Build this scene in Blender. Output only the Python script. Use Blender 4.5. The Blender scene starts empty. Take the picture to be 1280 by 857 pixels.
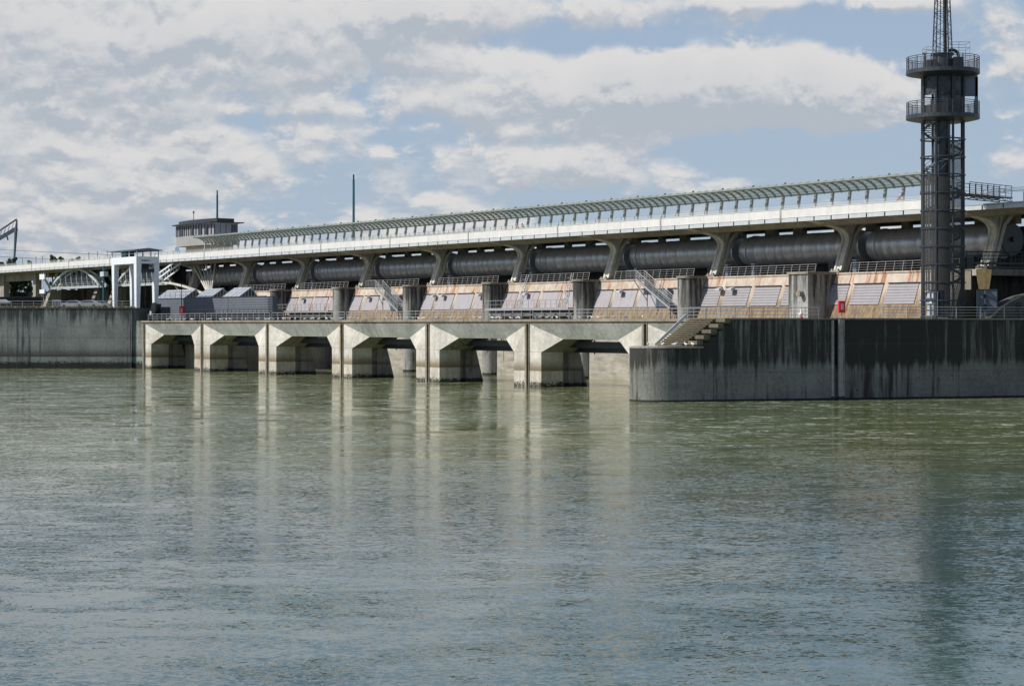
import bpy, math, random
from mathutils import Vector, Matrix
random.seed(7)
R = math.radians
scn = bpy.context.scene
COL = scn.collection

# ------------------------------------------------------------------ camera
EYE = 7.6
FPX = 2500.0
cam = bpy.data.cameras.new("camera")
camo = bpy.data.objects.new("camera", cam)
COL.objects.link(camo)
camo.location = (0, 0, EYE)
camo.rotation_euler = (R(90), 0, 0)
cam.sensor_width = 36
cam.lens = FPX / 1280 * 36
cam.shift_y = -(428.5 - 405) / 1280
cam.clip_start = 0.5
cam.clip_end = 9000
scn.camera = camo

# ------------------------------------------------------------------ light
SUN_EL = R(41)
sdir = Vector((-0.985, -0.17, 0)).normalized()
S = Vector((sdir.x * math.cos(SUN_EL), sdir.y * math.cos(SUN_EL), math.sin(SUN_EL)))
sun = bpy.data.lights.new("sun", 'SUN')
sun.energy = 4.7
sun.angle = R(0.5)
sun.color = (1.0, 0.95, 0.87)
suno = bpy.data.objects.new("sun", sun)
COL.objects.link(suno)
suno.rotation_euler = S.to_track_quat('Z', 'Y').to_euler()

scn.view_settings.view_transform = 'Standard'
scn.view_settings.look = 'None'
scn.view_settings.gamma = 1
scn.view_settings.exposure = 0.0

world = bpy.data.worlds.new("World")
scn.world = world
world.use_nodes = True


class NT:
    """small helper for writing node graphs"""
    def __init__(s, tree):
        s.t = tree
        s.n = tree.nodes
        s.l = tree.links

    def node(s, kind, **kw):
        n = s.n.new(kind)
        for k, v in kw.items():
            setattr(n, k, v)
        return n

    def put(s, sock, v):
        if isinstance(v, bpy.types.NodeSocket):
            s.l.new(v, sock)
        elif v is not None:
            if sock.type == 'RGBA' and not hasattr(v, '__len__'):
                v = (v, v, v, 1)
            elif sock.type == 'RGBA' and len(v) == 3:
                v = tuple(v) + (1,)
            sock.default_value = v

    def m(s, op, a, b=None, c=None, clamp=False):
        n = s.node('ShaderNodeMath', operation=op)
        n.use_clamp = clamp
        s.put(n.inputs[0], a)
        if b is not None: s.put(n.inputs[1], b)
        if c is not None: s.put(n.inputs[2], c)
        return n.outputs[0]

    def mix(s, f, a, b, blend='MIX'):
        n = s.node('ShaderNodeMix', data_type='RGBA', blend_type=blend)
        s.put(n.inputs[0], f)
        s.put(n.inputs[6], a)
        s.put(n.inputs[7], b)
        return n.outputs[2]

    def ramp(s, f, lo, hi, a=0.0, b=1.0, smooth=True):
        n = s.node('ShaderNodeMapRange')
        n.interpolation_type = 'SMOOTHSTEP' if smooth else 'LINEAR'
        s.put(n.inputs['Value'], f)
        n.inputs['From Min'].default_value = lo
        n.inputs['From Max'].default_value = hi
        n.inputs['To Min'].default_value = a
        n.inputs['To Max'].default_value = b
        return n.outputs['Result']

    def noise(s, vec, scale, detail=4, rough=0.55, dist=0.0, lac=2.0):
        n = s.node('ShaderNodeTexNoise')
        s.put(n.inputs['Vector'], vec)
        n.inputs['Scale'].default_value = scale
        n.inputs['Detail'].default_value = detail
        n.inputs['Roughness'].default_value = rough
        n.inputs['Distortion'].default_value = dist
        n.inputs['Lacunarity'].default_value = lac
        return n.outputs['Fac']

    def comb(s, x, y, z):
        n = s.node('ShaderNodeCombineXYZ')
        s.put(n.inputs[0], x); s.put(n.inputs[1], y); s.put(n.inputs[2], z)
        return n.outputs[0]

    def sep(s, v):
        n = s.node('ShaderNodeSeparateXYZ')
        s.put(n.inputs[0], v)
        return n.outputs

    def vmul(s, v, k):
        n = s.node('ShaderNodeVectorMath', operation='MULTIPLY')
        s.put(n.inputs[0], v)
        n.inputs[1].default_value = k
        return n.outputs[0]


# ------------------------------------------------------------------ sky with clouds
def build_sky():
    w = NT(world.node_tree)
    w.n.clear()
    out = w.node('ShaderNodeOutputWorld')
    bg = w.node('ShaderNodeBackground')
    bg.inputs[1].default_value = 0.10
    w.l.new(bg.outputs[0], out.inputs[0])
    sky = w.node('ShaderNodeTexSky', sky_type='NISHITA')
    sky.sun_disc = False
    sky.sun_elevation = SUN_EL
    sky.sun_rotation = math.atan2(S.x, S.y)
    sky.air_density = 1.0
    sky.dust_density = 0.6
    sky.ozone_density = 1.6
    tc = w.node('ShaderNodeTexCoord')
    d = w.sep(tc.outputs['Generated'])
    az = w.m('ARCTAN2', d[0], d[1])
    el = w.m('ARCSINE', d[2])

    blobs = [  # azimuth, elevation (photo pixels), half widths, weight
        (120, 70, 420, 90, .17), (480, 25, 330, 48, .17), (250, 240, 380, 60, .10), (820, 118, 330, 52, .30), (1010, 115, 120, 34, .12),
        (690, 95, 110, 24, -.05), (770, 215, 250, 36, .16), (1260, 65, 80, 55, .14), (1240, 215, 90, 48, .18),
        (200, 190, 330, 60, .12), (60, 300, 300, 60, .08), (1120, 55, 80, 50, -.18), (790, 52, 240, 22, -.20),
        (470, 110, 70, 30, -.10), (460, 150, 260, 12, -.07), (1010, 190, 260, 22, -.16), (560, 230, 120, 30, -.08),
        (980, 5, 160, 10, .10), (1130, 12, 50, 14, .16), (330, 262, 60, 14, -.05), (940, 235, 200, 20, -.02),
        (600, 175, 240, 14, -.08)]

    def dens(dy):
        e = w.m('ADD', el, dy)
        v = w.comb(az, w.m('MULTIPLY', w.m('LOGARITHM', w.m('ADD', w.m('MAXIMUM', e, -0.01), 0.045), 2.71828), 0.235), 0.37)
        n1 = w.noise(v, 11.0, 8, 0.55, 0.15)
        n2 = w.noise(v, 42.0, 4, 0.62, 0.2)
        vo = w.node('ShaderNodeTexVoronoi', feature='F1')
        wv = w.node('ShaderNodeVectorMath', operation='ADD')
        w.l.new(v, wv.inputs[0]); w.l.new(w.vmul(w.comb(n1, n2, 0.0), (0.10, 0.10, 0.0)), wv.inputs[1])
        w.l.new(wv.outputs[0], vo.inputs['Vector'])
        vo.inputs['Scale'].default_value = 38.0
        puff = w.m('SUBTRACT', 0.5, vo.outputs['Distance'])
        t = w.m('ADD', w.m('MULTIPLY', n1, 0.80), w.m('MULTIPLY', n2, 0.20))
        t = w.m('MULTIPLY_ADD', puff, 0.11, t)
        for bx, by, sx, sy, k in blobs:
            ca = math.atan((bx - 640) / FPX); ce = math.atan((405 - by) / FPX)
            da = w.m('DIVIDE', w.m('SUBTRACT', az, ca), sx / FPX)
            de = w.m('DIVIDE', w.m('SUBTRACT', e, ce), sy / FPX)
            r2 = w.m('ADD', w.m('MULTIPLY', da, da), w.m('MULTIPLY', de, de))
            g = w.m('POWER', 2.718, w.m('MULTIPLY', r2, -1.0))
            t = w.m('MULTIPLY_ADD', g, k, t)
        return t
    d0 = dens(0.0)
    d1 = dens(0.0060)
    cover = w.ramp(w.m('SUBTRACT', d0, w.ramp(el, 0.17, 0.5, 0.0, 0.10)), 0.500, 0.615)
    # light falls on the tops, the undersides are grey
    lit = w.ramp(w.m('SUBTRACT', d0, d1), -0.085, 0.075)
    thick = w.ramp(d0, 0.58, 0.95)
    lit2 = w.m('SUBTRACT', lit, w.m('MULTIPLY', thick, 0.3), clamp=True)
    ccol = w.mix(lit2, (4.55, 4.95, 5.5, 1), (7.5, 7.3, 7.15, 1))
    hz = w.ramp(el, 0.0, 0.5, 0.80, 0.2)
    skyc = w.mix(1.0, sky.outputs[0], (1.05, 0.97, 1.0, 1), 'MULTIPLY')
    skyc = w.mix(hz, skyc, (3.75, 4.85, 6.3, 1))
    col = w.mix(w.m('MULTIPLY', cover, 0.9), skyc, ccol)
    w.l.new(col, bg.inputs[0])


build_sky()

# ------------------------------------------------------------------ frames
PHI = math.atan(1634 / FPX)
SN, CS = math.sin(PHI), math.cos(PHI)
AV = Vector((SN, -CS, 0))        # along the dam, towards the tower end
BV = Vector((CS, SN, 0))         # across the dam, away from the river
ROT_DAM = math.atan2(AV.y, AV.x)
B0 = 135.2                        # front plane of the low bridge
PITCH = 23.8
AP = -203.4                       # pier 0
AC = -204.2                       # column 0


def W(a, b, z=0.0):
    v = AV * a + BV * b
    return Vector((v.x, v.y, z))


def A_of(px, b):
    """position along the dam of the sight line px (photo pixels) in the plane b"""
    r = (px - 640) / FPX
    d = b / (r * CS + SN)
    return SN * r * d - CS * d


def depth(px, b):
    r = (px - 640) / FPX
    return b / (r * CS + SN)


def Zof(py, d):
    return EYE + (405 - py) / FPX * d


WO = Vector((12.92, 194.47, 0))     # nose of the river wall
WU = Vector((0.9415, 0.337, 0)).normalized()
WV = Vector((-WU.y, WU.x, 0))
ROT_WALL = math.atan2(WU.y, WU.x)


def WW(u, v, z=0.0):
    p = WO + WU * u + WV * v
    return Vector((p.x, p.y, z))


# ------------------------------------------------------------------ materials
def new_mat(name):
    m = bpy.data.materials.new(name)
    m.use_nodes = True
    t = NT(m.node_tree)
    bsdf = m.node_tree.nodes['Principled BSDF']
    return m, t, bsdf


def simple(name, col, rough=0.6, metal=0.0, var=0.15, scale=1.5, bump=0.0, alpha=None, spec=None):
    m, t, b = new_mat(name)
    geo = t.node('ShaderNodeNewGeometry')
    p = geo.outputs['Position']
    n = t.noise(p, scale, 5, 0.6)
    n2 = t.noise(t.vmul(p, (1, 1, 0.12)), scale * 2.2, 4, 0.6)
    f = t.m('ADD', t.m('MULTIPLY', n, 0.6), t.m('MULTIPLY', n2, 0.4))
    f = t.ramp(f, 0.3, 0.7, 0, 1)
    lo = tuple(c * (1 - var) for c in col)
    hi = tuple(min(1, c * (1 + var)) for c in col)
    t.put(b.inputs['Base Color'], t.mix(f, lo, hi))
    b.inputs['Roughness'].default_value = rough
    b.inputs['Metallic'].default_value = metal
    if spec is not None:
        b.inputs['Specular IOR Level'].default_value = spec
    if bump:
        bn = t.node('ShaderNodeBump')
        bn.inputs['Strength'].default_value = bump
        bn.inputs['Distance'].default_value = 0.05
        t.put(bn.inputs['Height'], t.noise(p, scale * 6, 5, 0.6))
        t.l.new(bn.outputs[0], b.inputs['Normal'])
    if alpha is not None:
        b.inputs['Alpha'].default_value = alpha
    return m


def concrete(name, base, dark, streak=0.5, top=None, tide=None, mussels=0.0, mk=(0.26, -0.10), joints=None, brown=None, scale=1.0,
             streak_scale=1.0, lowlight=None):
    """board marked concrete with run-down stains, a tide mark and mussels at the water line"""
    m, t, b = new_mat(name)
    geo = t.node('ShaderNodeNewGeometry')
    p = geo.outputs['Position']
    z = t.sep(p)[2]
    big = t.noise(p, 0.25 * scale, 6, 0.6)
    fine = t.noise(p, 2.6 * scale, 6, 0.65)
    f = t.m('ADD', t.m('MULTIPLY', big, 0.6), t.m('MULTIPLY', fine, 0.4))
    col = t.mix(t.ramp(f, 0.36, 0.64), tuple(c * 0.66 for c in base), tuple(min(1, c * 1.15) for c in base))
    # cloudy board-wide layers
    lay = t.noise(t.vmul(p, (0.06, 0.06, 1.0)), 1.3, 3, 0.5)
    col = t.mix(t.ramp(lay, 0.5, 0.62, 0, 0.3), col, tuple(c * 0.72 for c in base))
    if lowlight:
        z0, z1, lc = lowlight
        zz = t.m('ADD', z, t.m('MULTIPLY', t.m('SUBTRACT', fine, 0.5), 0.5))
        col = t.mix(t.ramp(zz, z0, z1, 1, 0), col, t.mix(fine, tuple(c * 0.75 for c in lc), lc))
    # streaks
    st = t.noise(t.vmul(p, (1, 1, 0.035)), 1.5 * streak_scale, 5, 0.72)
    st2 = t.noise(t.vmul(p, (1, 1, 0.12)), 3.1 * streak_scale, 4, 0.6)
    sm = t.m('ADD', t.m('MULTIPLY', st, 0.7), t.m('MULTIPLY', st2, 0.3))
    patch = t.noise(t.vmul(p, (1, 1, 0.3)), 0.11, 3, 0.6)
    sm = t.m('ADD', sm, t.m('MULTIPLY', t.m('SUBTRACT', patch, 0.5), 0.42))
    if top:
        z0, z1, k = top       # more stained from z0 up to z1
        lim = t.ramp(z, z0, z1, 0.0, k)
        sm = t.m('ADD', sm, lim)
    sf = t.ramp(sm, 0.50, 0.66, 0, streak)
    col = t.mix(sf, col, dark)
    if brown:
        bc, z0, z1, k = brown
        bn_ = t.noise(t.vmul(p, (1, 1, 0.25)), 0.9, 5, 0.65)
        bf = t.m('MULTIPLY', t.ramp(bn_, 0.35, 0.62), t.ramp(z, z0, z1, k, 0.0))
        col = t.mix(bf, col, bc)
    if tide:
        zt, wd, tcx, k = tide
        zz = t.m('ADD', z, t.m('MULTIPLY', t.m('SUBTRACT', fine, 0.5), 0.35))
        up = t.ramp(zz, zt, zt + wd, 1, 0)
        dn = t.ramp(zz, zt - 0.06, zt, 0, 1)
        col = t.mix(t.m('MULTIPLY', t.m('MULTIPLY', up, dn), k), col, tcx)
    if joints:
        jx = t.m('FRACT', t.m('DIVIDE', z, joints))
        jf = t.m('LESS_THAN', jx, 0.022)
        col = t.mix(t.m('MULTIPLY', jf, 0.45), col, tuple(c * 0.35 for c in base))
    rough = 0.85
    if mussels:
        v = t.noise(p, 7.0, 3, 0.6)
        v2 = t.noise(p, 2.0, 2, 0.5)
        vv = t.m('ADD', t.m('MULTIPLY', v, 0.7), t.m('MULTIPLY', v2, 0.3))
        thr = t.ramp(z, 0.10, mussels, mk[0], mk[1])
        mf = t.m('GREATER_THAN', t.m('ADD', vv, thr), 0.53)
        col = t.mix(t.m('MULTIPLY', mf, 0.93), col, (0.008, 0.008, 0.008))
    t.put(b.inputs['Base Color'], col)
    b.inputs['Roughness'].default_value = rough
    bn = t.node('ShaderNodeBump')
    bn.inputs['Strength'].default_value = 0.6
    bn.inputs['Distance'].default_value = 0.05
    t.put(bn.inputs['Height'], t.m('ADD', fine, t.m('MULTIPLY', st2, 0.6)))
    t.l.new(bn.outputs[0], b.inputs['Normal'])
    return m


M = {}
M['pier'] = concrete('pier_concrete', (0.57, 0.55, 0.49), (0.16, 0.14, 0.11), 0.30, tide=(1.95, 1.5, (0.17, 0.125, 0.07), 0.9),
                     mussels=1.1, mk=(0.10, -0.13), joints=4.2, brown=((0.24, 0.16, 0.07), 2.0, 3.6, 0.35))
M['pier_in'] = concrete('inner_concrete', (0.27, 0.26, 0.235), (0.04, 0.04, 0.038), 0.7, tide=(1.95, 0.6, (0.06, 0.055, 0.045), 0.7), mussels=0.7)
M['lintel'] = concrete('lintel_concrete', (0.40, 0.42, 0.40), (0.13, 0.13, 0.12), 0.35)
M['coping'] = concrete('coping_concrete', (0.27, 0.24, 0.19), (0.07, 0.055, 0.035), 0.7)
M['dam_wall'] = concrete('dam_wall_concrete', (0.48, 0.45, 0.39), (0.16, 0.13, 0.09), 0.4, mussels=0.5)
M['block'] = concrete('buttress_concrete', (0.34, 0.34, 0.32), (0.03, 0.028, 0.025), 0.95, top=(8, 13.8, 0.14), mussels=0.5, streak_scale=0.9)
M['river_wall'] = concrete('river_wall_concrete', (0.20, 0.205, 0.188), (0.020, 0.020, 0.017), 0.96, top=(2.7, 4.3, 0.165), brown=((0.075, 0.055, 0.03), 3.5, 9.0, 0.0), mussels=0.22,
                           joints=2.8, streak_scale=0.8)
M['left_wall'] = concrete('left_wall_concrete', (0.26, 0.285, 0.27), (0.03, 0.034, 0.034), 0.9, top=(6.5, 10.6, 0.17), tide=(2.0, 1.9, (0.05, 0.05, 0.047), 0.9),
                          mussels=1.75, joints=5.2, streak_scale=0.7)
M['steps'] = concrete('mossy_step_concrete', (0.17, 0.15, 0.10), (0.06, 0.05, 0.03), 0.6)
M['column'] = concrete('column_concrete', (0.62, 0.61, 0.54), (0.34, 0.33, 0.28), 0.35)
M['soffit'] = concrete('soffit_concrete', (0.34, 0.31, 0.24), (0.10, 0.09, 0.06), 0.5)
M['old'] = concrete('old_concrete', (0.34, 0.31, 0.26), (0.10, 0.09, 0.08), 0.6)
M['darkconc'] = concrete('dark_concrete', (0.11, 0.11, 0.10), (0.02, 0.02, 0.02), 0.8)  # plain dark tone, also used as painted shade in the pier slots
M['ochre'] = concrete('lichen_concrete', (0.42, 0.33, 0.16), (0.14, 0.10, 0.05), 0.5)
M['white'] = simple('white_parapet', (0.66, 0.655, 0.63), 0.5, 0, 0.09, 0.8)
M['ltgrey'] = simple('pale_grey_paint', (0.50, 0.53, 0.55), 0.45, 0, 0.10, 0.8)
M['whitesteel'] = simple('white_steel', (0.72, 0.76, 0.78), 0.45, 0, 0.08, 1.2)
M['galv'] = simple('galvanised_steel', (0.42, 0.43, 0.44), 0.45, 0.4, 0.15, 3)
M['dsteel'] = simple('dark_painted_steel', (0.036, 0.045, 0.056), 0.45, 0.2, 0.25, 1.2)
M['bsteel'] = simple('blue_black_steel', (0.028, 0.036, 0.048), 0.45, 0.2, 0.3, 1.0)
M['canopy'] = simple('grey_green_steel', (0.27, 0.31, 0.28), 0.5, 0.0, 0.15, 1.5)
M['canopy_rib'] = simple('olive_grey_steel', (0.37, 0.39, 0.34), 0.5, 0.0, 0.2, 2.0)
M['teal'] = simple('teal_paint', (0.02, 0.14, 0.19), 0.4, 0, 0.15, 1.0)
M['red'] = simple('red_paint', (0.62, 0.02, 0.03), 0.4, 0, 0.1, 2.0)
M['black'] = simple('black_rubber', (0.012, 0.012, 0.013), 0.5, 0, 0.2, 2.0)
M['door'] = simple('grey_door_paint', (0.50, 0.51, 0.55), 0.4, 0, 0.1, 1.5)
M['cream'] = simple('cream_render', (0.50, 0.44, 0.35), 0.7, 0, 0.15, 0.7)
M['beige'] = simple('beige_cladding', (0.30, 0.30, 0.29), 0.6, 0, 0.1, 0.9)
M['bluegrey'] = simple('blue_grey_paint', (0.12, 0.15, 0.19), 0.4, 0.1, 0.15, 1.0)
M['skin'] = simple('skin', (0.45, 0.27, 0.19), 0.5, 0, 0.05, 3)
M['cloth_red'] = simple('red_cloth', (0.55, 0.02, 0.03), 0.8, 0, 0.15, 6)
M['cloth_dark'] = simple('dark_cloth', (0.02, 0.022, 0.03), 0.8, 0, 0.15, 6)
M['gull'] = simple('gull_plumage', (0.78, 0.78, 0.76), 0.7, 0, 0.08, 9)
M['gullwing'] = simple('gull_wing', (0.42, 0.44, 0.47), 0.7, 0, 0.1, 9)
M['glass_dark'] = simple('dark_window_glass', (0.03, 0.04, 0.05), 0.08, 0, 0.2, 0.7)
M['blind'] = simple('window_blinds', (0.30, 0.30, 0.33), 0.5, 0, 0.15, 1.0)
M['bark'] = simple('bark', (0.07, 0.055, 0.04), 0.9, 0, 0.3, 3)
M['grass'] = simple('short_grass', (0.09, 0.11, 0.035), 0.95, 0, 0.5, 0.8)
M['carwhite'] = simple('white_car_paint', (0.72, 0.74, 0.76), 0.25, 0, 0.03, 1)
M['carsilver'] = simple('silver_car_paint', (0.42, 0.44, 0.46), 0.25, 0.4, 0.03, 1)
M['cardark'] = simple('dark_car_paint', (0.05, 0.06, 0.08), 0.25, 0.1, 0.03, 1)
M['asphalt'] = simple('asphalt', (0.05, 0.05, 0.05), 0.9, 0, 0.2, 1.0)
M['ochre_paint'] = simple('yellow_lichen', (0.30, 0.22, 0.04), 0.9, 0, 0.4, 3)


def foliage(name, a, b_):
    m, t, b = new_mat(name)
    geo = t.node('ShaderNodeNewGeometry')
    n = t.noise(geo.outputs['Position'], 0.7, 4, 0.6)
    rnd = t.ramp(geo.outputs['Random Per Island'], 0, 1, -0.25, 0.25)
    t.put(b.inputs['Base Color'], t.mix(t.m('ADD', t.ramp(n, 0.3, 0.7), rnd, clamp=True), a, b_))
    b.inputs['Roughness'].default_value = 0.7
    return m


M['leaf'] = foliage('green_leaves', (0.035, 0.06, 0.018), (0.10, 0.14, 0.045))
M['leafdark'] = foliage('dark_green_leaves', (0.02, 0.04, 0.012), (0.06, 0.09, 0.03))


def glassmat(name, tint, alpha, rough=0.1):
    m, t, b = new_mat(name)
    geo = t.node('ShaderNodeNewGeometry')
    n = t.noise(geo.outputs['Position'], 0.5, 4, 0.6)
    t.put(b.inputs['Base Color'], t.mix(n, tuple(c * 0.8 for c in tint), tint))
    b.inputs['Roughness'].default_value = rough
    b.inputs['Alpha'].default_value = alpha
    b.inputs['IOR'].default_value = 1.45
    return m


M['glass'] = glassmat('canopy_glass', (0.55, 0.70, 0.68), 0.55)
M['glassrail'] = glassmat('parapet_glass', (0.60, 0.68, 0.66), 0.16)
M['glassroof'] = simple('sawtooth_glass', (0.52, 0.54, 0.56), 0.12, 0.3, 0.15, 0.5)


def mesh_panel_mat():
    """open metal mesh: a fine weave of wires with holes between"""
    m, t, b = new_mat('wire_mesh')
    geo = t.node('ShaderNodeNewGeometry')
    n = t.noise(geo.outputs['Position'], 1.2, 4, 0.6)
    t.put(b.inputs['Base Color'], t.mix(n, (0.015, 0.018, 0.021), (0.05, 0.048, 0.046)))
    b.inputs['Roughness'].default_value = 0.6
    o = t.sep(geo.outputs['Position'])
    z = t.m('FRACT', t.m('MULTIPLY', o[2], 22.0))
    h = t.m('FRACT', t.m('MULTIPLY', t.m('ADD', o[0], t.m('MULTIPLY', o[1], 0.7)), 22.0))
    a = t.m('MAXIMUM', t.m('LESS_THAN', z, 0.5), t.m('LESS_THAN', h, 0.45))
    t.put(b.inputs['Alpha'], a)
    return m


def open_mesh_mat():
    m, t, b = new_mat('open_wire_mesh')
    geo = t.node('ShaderNodeNewGeometry')
    b.inputs['Base Color'].default_value = (0.04, 0.045, 0.05, 1)
    b.inputs['Roughness'].default_value = 0.6
    o = t.sep(geo.outputs['Position'])
    z = t.m('FRACT', t.m('MULTIPLY', o[2], 22.0))
    h = t.m('FRACT', t.m('MULTIPLY', t.m('ADD', o[0], t.m('MULTIPLY', o[1], 0.7)), 22.0))
    t.put(b.inputs['Alpha'], t.m('MAXIMUM', t.m('LESS_THAN', z, 0.2), t.m('LESS_THAN', h, 0.18)))
    return m


M['mesh'] = mesh_panel_mat()
M['openmesh'] = open_mesh_mat()


def pipe_mat():
    m, t, b = new_mat('dark_pipe_steel')
    geo = t.node('ShaderNodeNewGeometry')
    tc = t.node('ShaderNodeTexCoord')
    o = tc.outputs['Object']
    n = t.noise(t.vmul(o, (1.0, 0.12, 0.12)), 3.2, 5, 0.7)
    n2 = t.noise(t.vmul(o, (1, 1, 1)), 0.8, 5, 0.6)
    f = t.m('ADD', t.m('MULTIPLY', n, 0.65), t.m('MULTIPLY', n2, 0.35))
    t.put(b.inputs['Base Color'], t.mix(t.ramp(f, 0.36, 0.66), (0.36, 0.38, 0.41), (0.50, 0.525, 0.56)))
    t.put(b.inputs['Roughness'], t.ramp(n2, 0.3, 0.7, 0.32, 0.38))
    b.inputs['Metallic'].default_value = 0.6
    bn = t.node('ShaderNodeBump')
    bn.inputs['Strength'].default_value = 0.25
    bn.inputs['Distance'].default_value = 0.03
    t.put(bn.inputs['Height'], n)
    t.l.new(bn.outputs[0], b.inputs['Normal'])
    return m


M['pipe'] = pipe_mat()


def slope_wall_mat():
    """cream facing with orange rust runs from the top and brown growth along the foot"""
    m, t, b = new_mat('rust_streaked_facing')
    geo = t.node('ShaderNodeNewGeometry')
    tc = t.node('ShaderNodeTexCoord')
    p = geo.outputs['Position']
    o = t.sep(tc.outputs['Object'])
    z = t.sep(p)[2]
    n = t.noise(p, 0.8, 6, 0.65)
    f = t.noise(p, 5.0, 5, 0.65)
    base = t.mix(t.ramp(n, 0.3, 0.7), (0.40, 0.335, 0.265), (0.55, 0.485, 0.41))
    along = t.comb(o[0], 0.3, t.m('MULTIPLY', z, 0.10))
    s = t.noise(along, 1.7, 5, 0.75)
    s2 = t.noise(along, 3.6, 3, 0.6)
    ss = t.m('ADD', t.m('MULTIPLY', s, 0.75), t.m('MULTIPLY', s2, 0.25))
    rust = t.mix(f, (0.42, 0.125, 0.03), (0.24, 0.10, 0.035))
    rm = t.ramp(t.noise(t.comb(o[0], 2.0, z), 0.16, 3, 0.6), 0.38, 0.54, 0.35, 1.0)
    col = t.mix(t.m('MULTIPLY', t.ramp(ss, 0.51, 0.58, 0, 0.92), rm), base, rust)
    low = t.ramp(t.m('ADD', z, t.m('MULTIPLY', t.m('SUBTRACT', s2, 0.5), 2.5)), 9.4, 11.9, 0.85, 0.0)
    lowm = t.m('MULTIPLY', low, t.ramp(z, 6.5, 8.0))
    brown = t.mix(t.ramp(t.noise(t.comb(o[0], 0.0, t.m('MULTIPLY', z, 0.35)), 1.8, 5, 0.7), 0.38, 0.6), (0.075, 0.045, 0.02), (0.23, 0.165, 0.085))
    col = t.mix(lowm, col, brown)
    lowc = t.mix(t.ramp(t.noise(t.vmul(p, (0.4, 0.4, 1.6)), 0.9, 5, 0.65), 0.3, 0.7), (0.24, 0.22, 0.18), (0.44, 0.41, 0.35))
    col = t.mix(t.ramp(z, 6.6, 7.4), lowc, col)
    t.put(b.inputs['Base Color'], col)
    b.inputs['Roughness'].default_value = 0.8
    return m


M['slope'] = slope_wall_mat()


def louvre_mat(name, rib, dirt):
    m, t, b = new_mat(name)
    geo = t.node('ShaderNodeNewGeometry')
    tc = t.node('ShaderNodeTexCoord')
    p = geo.outputs['Position']
    z = t.sep(p)[2]
    o = t.sep(tc.outputs['Object'])
    n = t.noise(p, 1.0, 5, 0.6)
    col = t.mix(n, (0.29, 0.28, 0.30), (0.40, 0.385, 0.41))
    s = t.noise(t.comb(o[0], 0.9, t.m('MULTIPLY', z, 0.08)), 1.6, 5, 0.7)
    col = t.mix(t.ramp(s, 0.54, 0.68, 0, dirt), col, (0.36, 0.17, 0.12))
    t.put(b.inputs['Base Color'], col)
    b.inputs['Roughness'].default_value = 0.5
    if rib:
        wv = t.m('SINE', t.m('MULTIPLY', z, 2 * math.pi / 0.33))
        bn = t.node('ShaderNodeBump')
        bn.inputs['Strength'].default_value = 1.0
        bn.inputs['Distance'].default_value = 0.05
        t.put(bn.inputs['Height'], wv)
        t.l.new(bn.outputs[0], b.inputs['Normal'])
    return m


M['louvre'] = louvre_mat('ribbed_shutter', True, 0.15)
M['shutter'] = louvre_mat('stained_shutter', False, 0.8)


def clad_mat():
    m, t, b = new_mat('corrugated_cladding')
    geo = t.node('ShaderNodeNewGeometry')
    z = t.sep(geo.outputs['Position'])[2]
    n = t.noise(geo.outputs['Position'], 0.5, 5, 0.6)
    t.put(b.inputs['Base Color'], t.mix(n, (0.075, 0.09, 0.115), (0.12, 0.135, 0.16)))
    b.inputs['Roughness'].default_value = 0.6
    b.inputs['Metallic'].default_value = 0.0
    bn = t.node('ShaderNodeBump')
    bn.inputs['Strength'].default_value = 0.5
    bn.inputs['Distance'].default_value = 0.03
    t.put(bn.inputs['Height'], t.m('SINE', t.m('MULTIPLY', z, 2 * math.pi / 0.42)))
    t.l.new(bn.outputs[0], b.inputs['Normal'])
    return m


M['clad'] = clad_mat()


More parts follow.
